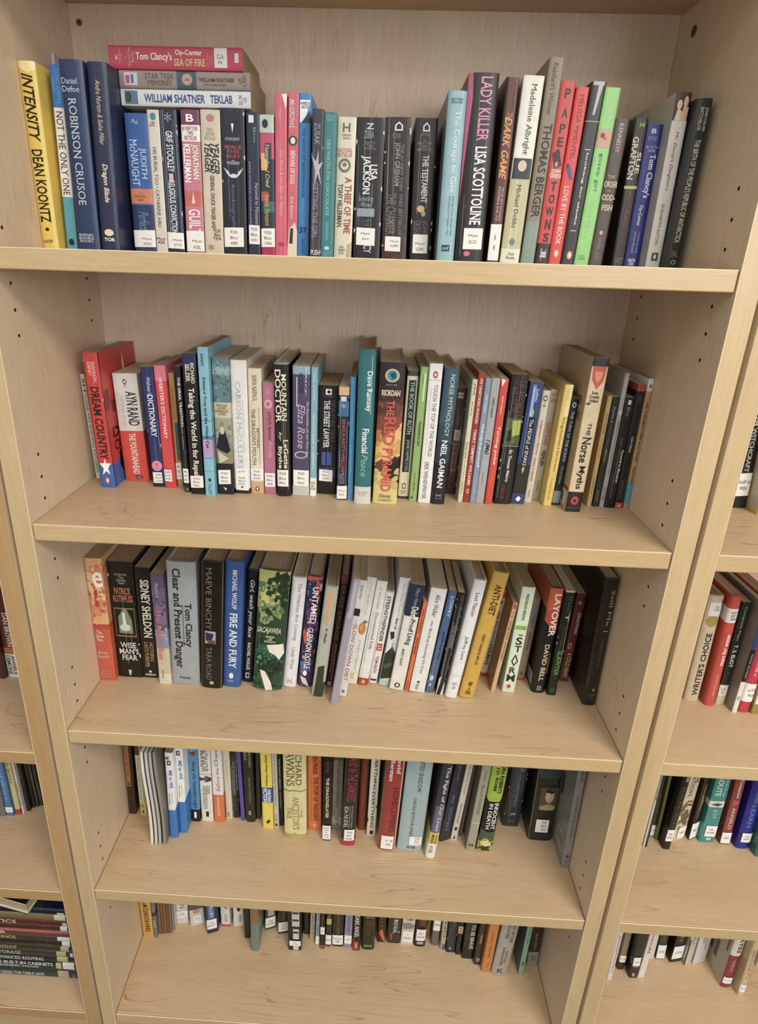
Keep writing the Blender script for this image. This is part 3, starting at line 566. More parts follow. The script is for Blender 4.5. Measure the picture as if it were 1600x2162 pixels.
row('S2', -0.1250, [
 (7.2, 175.6, 6.9, 172.7, 96.4, -1.91, 0.0, 't', 'dfdccb', 'slim cream paperback with green lettering, first against the left panel on the second shelf', dict(spec='d222,40,90,4,16,b|SH;d3c8a4c,40,85,17,94,b|THERE ARE SHINING FATHERS')),
 (33.8, 139.6, 21.5, 212.0, 132.4, -1.52, 0.0, 't', 'd0342e', 'red paperback with a blue foot and white star on the second shelf', dict(spec='r2f6db8,0,100,82,100;df2dcd8,52,78,6,20|SHANNON;df2dcd8,25,48,6,16|GIBNEY;d2a1218,20,80,24,78,b|DREAM COUNTRY;pfff|50,77 58,81 90,81 66,85 78,90 50,87 22,90 34,85 8,81 42,81;eee6a3a,35,65,92,97;efff,44,56,93,96', side='r:pf0e0d8|62,4 66,24 72,22 60,40 64,27 55,30;h2a1014,12,92,56,64,b|DREAM;h2a1014,12,92,66,74,b|COUNTRY;p20181c|20,86 22,76 34,72 44,74 46,80 42,92 30,96;n8a2820,0,100,28,54,14|3;r2a1418,0,1.2,0,100', wear=1)),
 (59.1, 170.9, 38.2, 176.8, 101.1, -1.49, 0.0, 'p', 'dcdad0', 'thick paperback, grey-white above and bright red below on the second shelf', dict(spec='rdd4230,0,100,52,100;e333,40,56,5,10;edcdad0,43,53,6,9;h777,42,55,11,12|SIGNET;d26262a,45,90,16,47,b|AYN RAND;dc0beb6,22,35,20,48|CENTENNIAL EDITION;de8e2d6,38,66,54,93,b|THE FOUNTAINHEAD;r4a1a18,45,75,94.5,98;hdcc,48,72,95,97.5|PLUME/FICTION')),
 (112.0, 151.1, 19.1, 192.0, 106.0, -1.31, 0.0, 'p', '27306c', 'dark blue paperback with white title and pink round sticker on the second shelf', dict(spec="dd8dcec,40,72,8,22,i|Webster's;de8ecf4,32,78,22,57,b|DICTIONARY;r6f78b0,52,54,0,8;r9aa0c8,52,54,57,80;ee88aa4,5,92,77,86;d634,40,60,79,84|40 2;r1a2038,0,100,97,100", L='87,96.5,8,85| 580/ Ref/ LAN', wear=1)),
 (132.1, 148.4, 16.9, 195.4, 106.0, -0.89, 0.0, 'p', 'd83a40', 'red and pink paperback with white capitals on the second shelf', dict(spec="re0708a,0,100,0,12;df6dede,35,70,9,58,b|WEBSTER'S DICTIONARY", L='84,94,5,75|580/Ref/WEB')),
 (149.4, 155.3, 9.0, 183.7, 116.7, -0.57, 0.0, 't', 'bf9148', 'slim ochre paperback tucked behind a black one on the second shelf', dict(spec='d6a5030,30,60,12,40|MESOAMERICAN ARCHITECTURE;r3a5a5c,40,100,42,76', L='78,93|900/HIS/VA')),
 (167.5, 135.0, 8.4, 197.8, 137.0, -0.66, 0.0, 't', '17181a', 'very thin black paperback with white condensed capitals on the second shelf', dict(spec='de4e6e4,35,80,8,46,b|THE GRAIL TRADITION;dccc,35,62,47,64|john matthews;r99988c,55,58,64,88;h999,30,80,96,99,b|SH', L='80,92|900/HIS/MAY')),
 (180.3, 128.2, 20.1, 218.2, 138.0, -0.25, 0.0, 't', '15171c', 'black and navy paperback with large cream title on the second shelf', dict(spec='r25305c,0,100,0,9;de8e4d0,58,85,6,20,b|RICHARD;de8e4d0,20,50,7,19,b|SELZER;dece8d2,22,75,23,88,b|Taking the World in for Repair', L='86,95|920/Bio/SEL')),
 (204.3, 122.4, 15.0, 229.2, 138.0, 0.0, 0.0, 't', '7fbcd0', 'tall slim light-blue paperback with black title and a lilac patch on the second shelf', dict(spec='rb89ac8,0,100,60,72;r4a86ac,0,100,57.5,60;d1b2a38,30,55,4,12,b|SARGENT;d15202c,30,65,19,66,b|Edward Troy and the Witch Cat;r3f7c98,0,100,47,47.5;r3f7c98,0,100,72.5,73;r58a0b4,0,100,82,82.6;e234,38,68,87,89.5;d246,35,65,91,99|FOLLETT')),
 (221.3, 132.8, 24.7, 212.7, 138.0, -0.04, 0.0, 't', '88a09e', 'paperback with a seascape above and a seated dark figure below on the second shelf', dict(spec='r5f7f86,0,100,0,31;r93aeb0,0,100,6,12;rd2c6a0,0,100,31,42;n6f989c,0,100,2,30,20|1;n486c70,0,100,2,30,12|2;n8a8468,0,100,44,80,14|3;h5a4a30,10,90,32,40|PHYLLIS/~ ROSE ~/PARALLEL/-LIVES-;r9aa890,0,100,42,60;p141c2c|5,64 30,52 60,50 80,60 90,66 70,68 30,66;ed8c0a0,30,60,48,54;r8f8868,0,100,66,76;pc8c8a8|10,66 80,72 20,76;r161c28,0,100,76,100;pcdc4a8|35,94 60,95 50,97', L='81,92,8,85|920/Bio/PHY')),
 (246.4, 139.0, 23.7, 209.6, 133.0, 0.04, 0.0, 't', 'e4e3e0', 'white paperback with faint grey-blue spaced capitals on the second shelf', dict(spec='da9b4bc,28,58,15,80|CARSON McCULLERS;dcbb4b4,64,74,28,68|THE HEART IS A LONELY HUNTER;r222,0,100,96,100', L='80,97,8,92|677//920/Bio/McC/-')),
 (271.3, 141.8, 19.9, 197.9, 130.2, 0.0, 0.0, 't', 'dfd3b8', 'cream paperback with thin brown title between ruled lines on the second shelf', dict(spec="d4a3f30,30,65,5,25|SHIVA NAIPAUL;d33281c,56,75,46,62|BEYOND;d33281c,18,48,31,76|THE DRAGON'S MOUTH;r4a3a2a,75,77,30,76;rd0a878,0,100,90,100;e3a2c20,35,65,94,98;edfd3b8,42,58,94.6,97.4", L='79,89|920/Bio/NAI')),
 (292.5, 141.7, 17.8, 176.8, 106.0, 0.0, 0.0, 'p', 'b86a86', 'rose-mauve paperback with ornate dark title on the second shelf', dict(spec='ed8a8b0,12,80,14,22;eb86a86,28,64,16,20;d4a2038,35,75,25,50|LaVyrle Spencer;de4a8bc,35,75,52,66|Family;hd8a8b4,30,60,4,10|*', L='80,93,5,95|920/Bio/SPE')),
 (313.4, 134.5, 21.4, 209.3, 137.5, -0.58, 0.0, 'h', '17171a', 'battered black hardcover with stacked cream titles on the second shelf', dict(spec='de8e6c0,48,82,8,42,b|MOUNTAIN;de8e6c0,5,45,5,43,b|DOCTOR;de8e6c0,55,88,56,78,b|LeGette;de8e6c0,10,45,61,78,b|Blythe;de8e6c0,20,45,50,57,i|by;r8a9288,0,100,0,1.5', L='79,92,5,85|920/Bio/Bly', wear=4)),
 (336.7, 140.9, 25.8, 204.0, 131.1, 0.32, 0.0, 't', '4e4866', 'purple-grey hardcover with pink script title and glossy streaks on the second shelf', dict(spec='r8fb0c8,0,100,0,6;d1c1830,35,62,5,20|HOOPER;de8ebf6,70,82,0,22,i|Mary;dd0b0c8,30,72,28,62,i|Eliza Rose;dd8d4e4,82,94,26,66,i|The Remarkable Life and Times of;rd4dce8,22,27,8,30;rc4c8bc,0,100,92,100;eaab,10,90,64,70;e4e4866,20,80,65,69', L='79,92,5,98|920/Bio/Hoo')),  # narrow pale bar is gloss painted onto the spine
 (363.8, 140.0, 9.8, 203.4, 132.0, 0.39, 0.0, 't', '7fb0bc', 'thin pale aqua book with faint white capitals on the second shelf', dict(spec='dcfe8ec,30,62,5,24,b|FINE, YOUNG;dcfe8ec,30,62,34,78,b|CAN WE PUT AN END TO SWEATSHOPS;reeece4,0,100,85,100;h444,10,90,88,95|920/Bio/FUN')),
 (374.0, 150.8, 30.1, 174.5, 106.0, 0.51, 0.0, 'p', '121214', 'squat black paperback with tall white title and blue lit windows on the second shelf', dict(spec='re8e8e6,35,65,3,8;e121214,42,60,4,7;h8a8c8e,30,70,9,10|ISLAND;de8e8e8,28,58,13,56,b|THE STREET LAWYER;d5a5a5e,62,85,13,50|NEW YORK TIMES;r3a5aa0,22,70,60,72;r121214,42,48,60,72;r1f3066,5,92,74,84', L='76,87,10,80|920/Bio/GRI', wear=2)),
 (406.8, 130.6, 15.3, 177.8, 106.0, 0.0, 0.0, 'p', '1d2436', 'slim dark blue paperback with red title and tan torn top on the second shelf', dict(spec='rd8b070,0,100,0,7;rccd0d8,20,75,8,12;h8aa,25,70,14,18,b|*;db4505a,38,72,27,76,b|SINGULARITY\u2022WILLIAM;d7a8ab0,25,72,76,85,b|SLEATOR;r3a6a98,0,100,12,25', L='87,99|Myst/SLE', wear=3)),
 (423.4, 130.1, 8.5, 192.8, 138.0, 0.0, 0.0, 't', '3a8fc4', 'thin sky-blue paperback beside the teal hardcover on the second shelf', dict(spec='d8fc4a8,32,68,24,46|THE JEKYLL EGO;d7fbce0,32,62,54,76|Leslie Newman')),
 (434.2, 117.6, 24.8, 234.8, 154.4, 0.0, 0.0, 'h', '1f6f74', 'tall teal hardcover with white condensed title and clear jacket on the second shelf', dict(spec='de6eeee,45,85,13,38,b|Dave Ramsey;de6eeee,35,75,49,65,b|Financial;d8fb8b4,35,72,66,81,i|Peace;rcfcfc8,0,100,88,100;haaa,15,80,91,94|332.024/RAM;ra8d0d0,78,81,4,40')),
 (462.6, 120.7, 36.8, 217.2, 151.3, 0.57, 0.0, 'h', '6b3a28', 'thick sunset-coloured hardcover with red outlined title and dragon badge on the second shelf', dict(spec='r2a2022,0,100,0,18;r45282a,0,100,18,26;r8a4a30,0,100,36,46;rc07c38,0,100,46,58;pe8b868|0,58 100,40 100,64 0,72;p3a2018|40,72 80,64 100,66 100,84 60,80;rd8c878,0,100,74,100;p7a4028|0,70 30,66 45,74 20,76;p1c1612|60,72 100,66 100,88 80,80;ec8b890,22,78,4,13;e3a8fa8,30,70,5,12;p1a4a6a|40,7 60,6 66,10 50,11;n8a4a2c,0,100,26,48,16|1;nd09848,0,100,44,66,14|2;nc8b060,0,100,72,98,16|3;n58301e,0,100,18,34,12|4;hb09878,28,70,14,15.2|BOOK ONE;hece0c0,12,85,18,22,b|RIORDAN;dd8604c,35,65,25,36,b|THE;dd84a3c,28,74,36,56,b|RED;dd84a3c,30,70,58,90,b|PYRAMID;h333,25,75,92,95.5,i|Disney;h443,25,75,96,97.5|HYPERION')),
 (502.0, 145.8, 16.2, 202.5, 126.2, 1.13, 0.0, 't', 'd8d2b0', 'cream paperback with a long black title strip on the second shelf', dict(spec='r3c4a48,0,100,0,4;r17181a,20,82,7,78;d9cc4b8,34,72,8,48,b|THE BOOK OF RUTH;d9cc4b8,34,72,52,77|JANE HAMILTON;e443,30,68,87,92;ed8d2b0,36,62,88,91;h443,20,70,93,96|ANCHOR/BOOKS;r2a3a34,0,100,98,100')),
 (519.1, 137.3, 11.6, 209.9, 134.7, 1.35, 0.0, 't', '8fb462', 'slim light-green paperback with glossy highlight on the second shelf', dict(spec='d1a3018,35,65,39,57,b|FRANKENSTEIN;d2a4a20,35,60,78,95|Dover 0-486-28211-2;rd4e8b0,50,70,4,24;d5a8a40,30,50,5,12|Shelley;e2a4a20,20,50,96,98')),  # pale bar near the top is a highlight painted onto the spine
 (532.8, 132.8, 18.7, 216.1, 138.0, 0.88, 0.0, 't', 'e6e6e4', 'white paperback with grey capitals and a small red spiral mark on the second shelf', dict(spec="eb84a50,30,68,5,10;ee6e6e4,40,58,6.5,8.5;raaa,0,100,11,11.5;d5a6068,45,75,14,65|TOUCH THE TOP OF THE WORLD;dc09098,20,30,16,64|A Blind Man's Journey to Climb Farther Than the Eye Can See;d4a5058,28,60,69,97|ERIK WEIHENMAYER")),
 (552.0, 129.0, 20.9, 210.1, 143.0, 1.68, 0.0, 'h', '3a5868', 'slate-blue to black hardcover with spaced white capitals on the second shelf', dict(spec='r1a2026,0,100,68,100;r2a3c48,0,100,52,68;r304a58,0,100,40,52;dcfd8dc,42,72,4,48|NORSE MYTHOLOGY;de6eaec,30,72,51,87,b|NEIL GAIMAN;haab,30,70,92,94,b|><;h889,25,75,95,96|NORTON')),
 (579.6, 173.9, 15.4, 173.3, 98.1, 1.43, 0.0, 'p', '4a2420', 'dark maroon worn paperback pushed back between taller books on the second shelf', dict(spec='rc8c0b8,15,70,4,9;ra03038,15,70,6,7;rc8c4b0,20,80,38,48;d6a8a60,30,70,40,46|*;r7a6858,20,75,50,78;d3a2018,30,68,52,76,b|THE RANGER;d8a6058,30,60,24,34,b|ZANE', wear=5)),
 (595.4, 142.8, 7.4, 193.5, 129.2, 1.43, 0.0, 't', 'd3ceab', 'thin pale-green paperback with small black title on the second shelf', dict(spec='d333,35,70,2,12,bi|JTA;d333,35,65,17,28|Amazing;d4a5a40,30,70,49,63,i|Sweet Land;d8a7a50,40,60,64,80|stories;d222,30,65,82,93|Harper & Row')),
 (603.4, 142.8, 10.1, 204.1, 129.2, 1.38, 0.0, 't', '9c2f28', 'brick red slim paperback with cream capitals on the second shelf', dict(spec='dead8c8,32,70,4,38,b|AN UNSPOKEN HUNGER;dead8c8,30,72,42,86,b|TERRY TEMPEST WILLIAMS;ee0a850,30,75,89,93;e9c2f28,40,62,90,92')),
 (613.8, 140.3, 8.6, 196.5, 131.7, 1.38, 0.0, 't', '8096ac', 'thin steel-blue paperback with white outlined title on the second shelf', dict(spec="de8ecf0,30,70,12,26,b|Hall's Impact;de8ecf4,22,78,35,70,b|Nobody-but-yourself;dc0ccd8,35,60,80,92|Adrienne Ross")),
 (622.9, 140.3, 12.3, 196.8, 131.7, 1.44, 0.0, 't', 'a4a6a8', 'thin grey paperback with a short bold black title on the second shelf', dict(spec="d222,30,62,15,30,b|Hall's Impact;d111,18,78,47,59,bi|I (Me);d666,32,55,74,84|Jim Bueller")),
 (636.7, 138.2, 11.0, 196.9, 133.8, 1.14, 0.0, 't', 'd2402e', 'thin vermilion paperback with pale bold title on the second shelf', dict(spec="df6d8c8,32,62,13,27,b|Hall's Impact;df4dccc,25,75,36,67,b|Turning point;de89080,38,58,72,84|Mary Thorpe Ellis;pf0e4d8|0,0 60,1 20,6")),
 (651.5, 141.1, 24.7, 202.9, 106.0, 1.2, 0.0, 'p', '15140f', 'thick black paperback with a green and yellow knight picture on the second shelf', dict(spec=";n7a8a30,6,96,33,44,10|1;n2a3818,6,96,38,52,12|2;d5a2a28,52,88,4,32,b|LE MORTE;d5a2a28,15,48,4,28,b|D'ARTHUR;r4a5a20,6,96,32,52;pa8b83a|40,34 90,33 90,44 50,46;p12140c|20,42 40,40 50,48 40,50 15,50;raaa,0,100,53,53.5;de6e4dc,42,66,56,82,b|Sir Thomas Malory;d9c3028,30,50,84,96|LITERATURE;r5a584c,72,74,0,100", wear=5)),
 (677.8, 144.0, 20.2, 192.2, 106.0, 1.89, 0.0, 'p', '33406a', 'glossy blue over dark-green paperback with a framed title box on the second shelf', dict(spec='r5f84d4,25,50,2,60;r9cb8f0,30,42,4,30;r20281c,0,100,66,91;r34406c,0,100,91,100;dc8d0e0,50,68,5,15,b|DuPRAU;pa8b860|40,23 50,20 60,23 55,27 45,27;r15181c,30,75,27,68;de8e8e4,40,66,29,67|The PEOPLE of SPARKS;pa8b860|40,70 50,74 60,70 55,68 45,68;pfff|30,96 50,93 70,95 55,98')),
 (700.9, 152.5, 11.1, 179.0, 106.0, 1.83, 0.0, 'p', 'cfc6b0', 'slim cream paperback with small red title and round badge on the second shelf', dict(spec='e222,18,75,4,9;ecfc6b0,26,66,5,8;h333,25,70,10,14|T/3957;db0403c,35,65,25,56,b|Assignment in Eternity;db0403c,35,62,59,80,b|Robert A. Heinlein;d776,35,60,88,95|SIGNET')),
 (716.4, 165.5, 10.8, 178.5, 106.0, 1.72, 0.0, 'p', 'b9b09c', 'slim grey-beige paperback with red and black stacked title on the second shelf', dict(spec='hb05048,20,80,3,6|425-;h555,20,80,8,11|AVON;db4403a,25,78,28,49,b|GLORY ROAD;d222,25,80,54,68,b|HEINLEIN;d666,30,60,82,92|G.P.PUTNAM', sc='8f887a')),
 (727.7, 141.6, 12.2, 191.1, 130.4, 1.86, 0.0, 't', 'e2c258', 'yellow paperback with small dark title on the second shelf', dict(spec='re8d890,40,100,0,25;d9a8a48,40,65,3,12|Aylward;d3a3a38,35,68,25,70|The Doggy Dung Disaster & Other True Stories;d8a7a40,35,60,76,94|The World Was Round')),
 (742.0, 146.3, 11.5, 169.6, 106.0, 1.77, 0.0, 'p', '1b2230', 'short navy paperback with slim grey capitals on the second shelf', dict(spec='ecdd,25,75,3,8;e1b2230,38,62,4,7;db8c4d0,30,66,11,58,b|THE TURN OF THE SCREW;db8c4d0,30,62,62,79|Henry James;r8a9a8c,0,100,86,98')),
 (755.5, 122.4, 22.3, 233.6, 138.0, 1.27, 0.0, 't', 'd9c49a', 'large cream paperback with ornate black title, red shield and black foot on the second shelf', dict(spec='r1e1c1c,0,100,86,100;r8a2a24,0,100,0,0;r2a2826,0,100,0,5;pc8503c|8,5 92,5 85,14 50,19 12,13;pe08a6a|25,8 75,8 68,12 50,15 30,12;h222,18,80,20,27,b|Kevin/Crossley/Holland;d332,42,66,40,48,b|THE;d1e1a18,25,80,49,66,b|Norse;d1e1a18,28,78,68,84,b|Myths;ec03a34,25,75,89,95;e4a1a18,40,60,91,93.5;h6a6460,10,95,96.5,97.5|PANTHEON;p5a4a30|0,28 20,27 35,28 20,29', sc='bfa578', side='l:r8a2a24,1,99,84.6,86;rdcd6c8,66,94,88,97;r222,68,70,89,96;r222,72,73,89,96;r222,75,78,89,96;r222,80,81,89,96;r222,83,86,89,96;r222,88,89,89,96;h6a5638,20,92,22,80|a collection of the old northern stories/told again from the creation of the world/to the last battle of the gods/with notes and an introduction/for new readers of every age/who love the ancient tales')),
 (796.5, 147.6, 7.0, 175.6, 124.4, 1.02, 0.0, 't', 'c8a860', 'thin mustard paperback right of the large cream one on the second shelf', dict(spec='d3a2c18,30,70,15,33|Parallel Opposites;dc06a40,30,60,38,54|Dale Thompson;d5a4a30,30,60,72,92|LAURENCE YEP 1 2')),
 (805.4, 147.2, 9.7, 174.3, 124.8, 0.69, 0.0, 't', '262a26', 'thin dark paperback with tiny white swirl near its top on the second shelf', dict(spec="ddde,30,60,2,6;d9cb0b4,30,62,8,22,i|Sherman A;d5a7a80,30,62,24,46,i|Death's Master;db09050,30,60,46,58,b|MERLOCK;d8a9a90,30,60,84,95|SIGNET")),
 (815.6, 146.1, 6.9, 210.3, 125.9, 0.63, 0.0, 't', 'a8a8a8', 'very thin silver-grey paperback taller than its neighbours on the second shelf', dict(spec='eccc,15,85,26,30;d444,30,70,34,75|Narrative of the Life of Frederick Douglass;d555,25,75,84,95|DOVER;ddde,30,70,4,20|Narrative')),
 (823.1, 144.6, 13.7, 174.7, 106.0, 0.58, 0.0, 'p', '1c1d1b', 'black paperback with two rows of small white lettering on the second shelf', dict(spec='reee,30,60,2,6;d9aa,30,60,8,16|Bio;de0e2dc,60,85,46,76,b|Farewell to Manzanar;da8aca8,30,45,35,90|JEANNE WAKATSUKI HOUSTON & JAMES D. HOUSTON')),
 (838.0, 144.4, 12.2, 194.4, 127.6, 0.3, 0.0, 't', '1d1b19', 'black slim paperback with red top and red foot on the second shelf', dict(spec='rb8443c,0,100,0,5;rc84038,5,95,95,100;d6a6662,30,65,8,14|ISAACS;dd8d4cc,35,60,40,53,b|TORN THREAD;d77736a,30,55,76,92|SCHOLASTIC;hfff,35,65,97,99|m;r8a8070,88,92,5,94')),
 (851.6, 143.6, 7.8, 204.1, 128.4, 0.0, 0.0, 't', 'bf945c', 'thin tan paperback leaning last at the right with black capitals on the second shelf', dict(spec="re6e2dc,0,100,0,9;eb04a50,30,75,4,7;d3a2418,28,72,17,62,b|JOE TURNER'S COME AND GONE;d3a2418,28,72,66,80,b|AUGUST WILSON;r4aa0b4,0,100,79,96")),
])
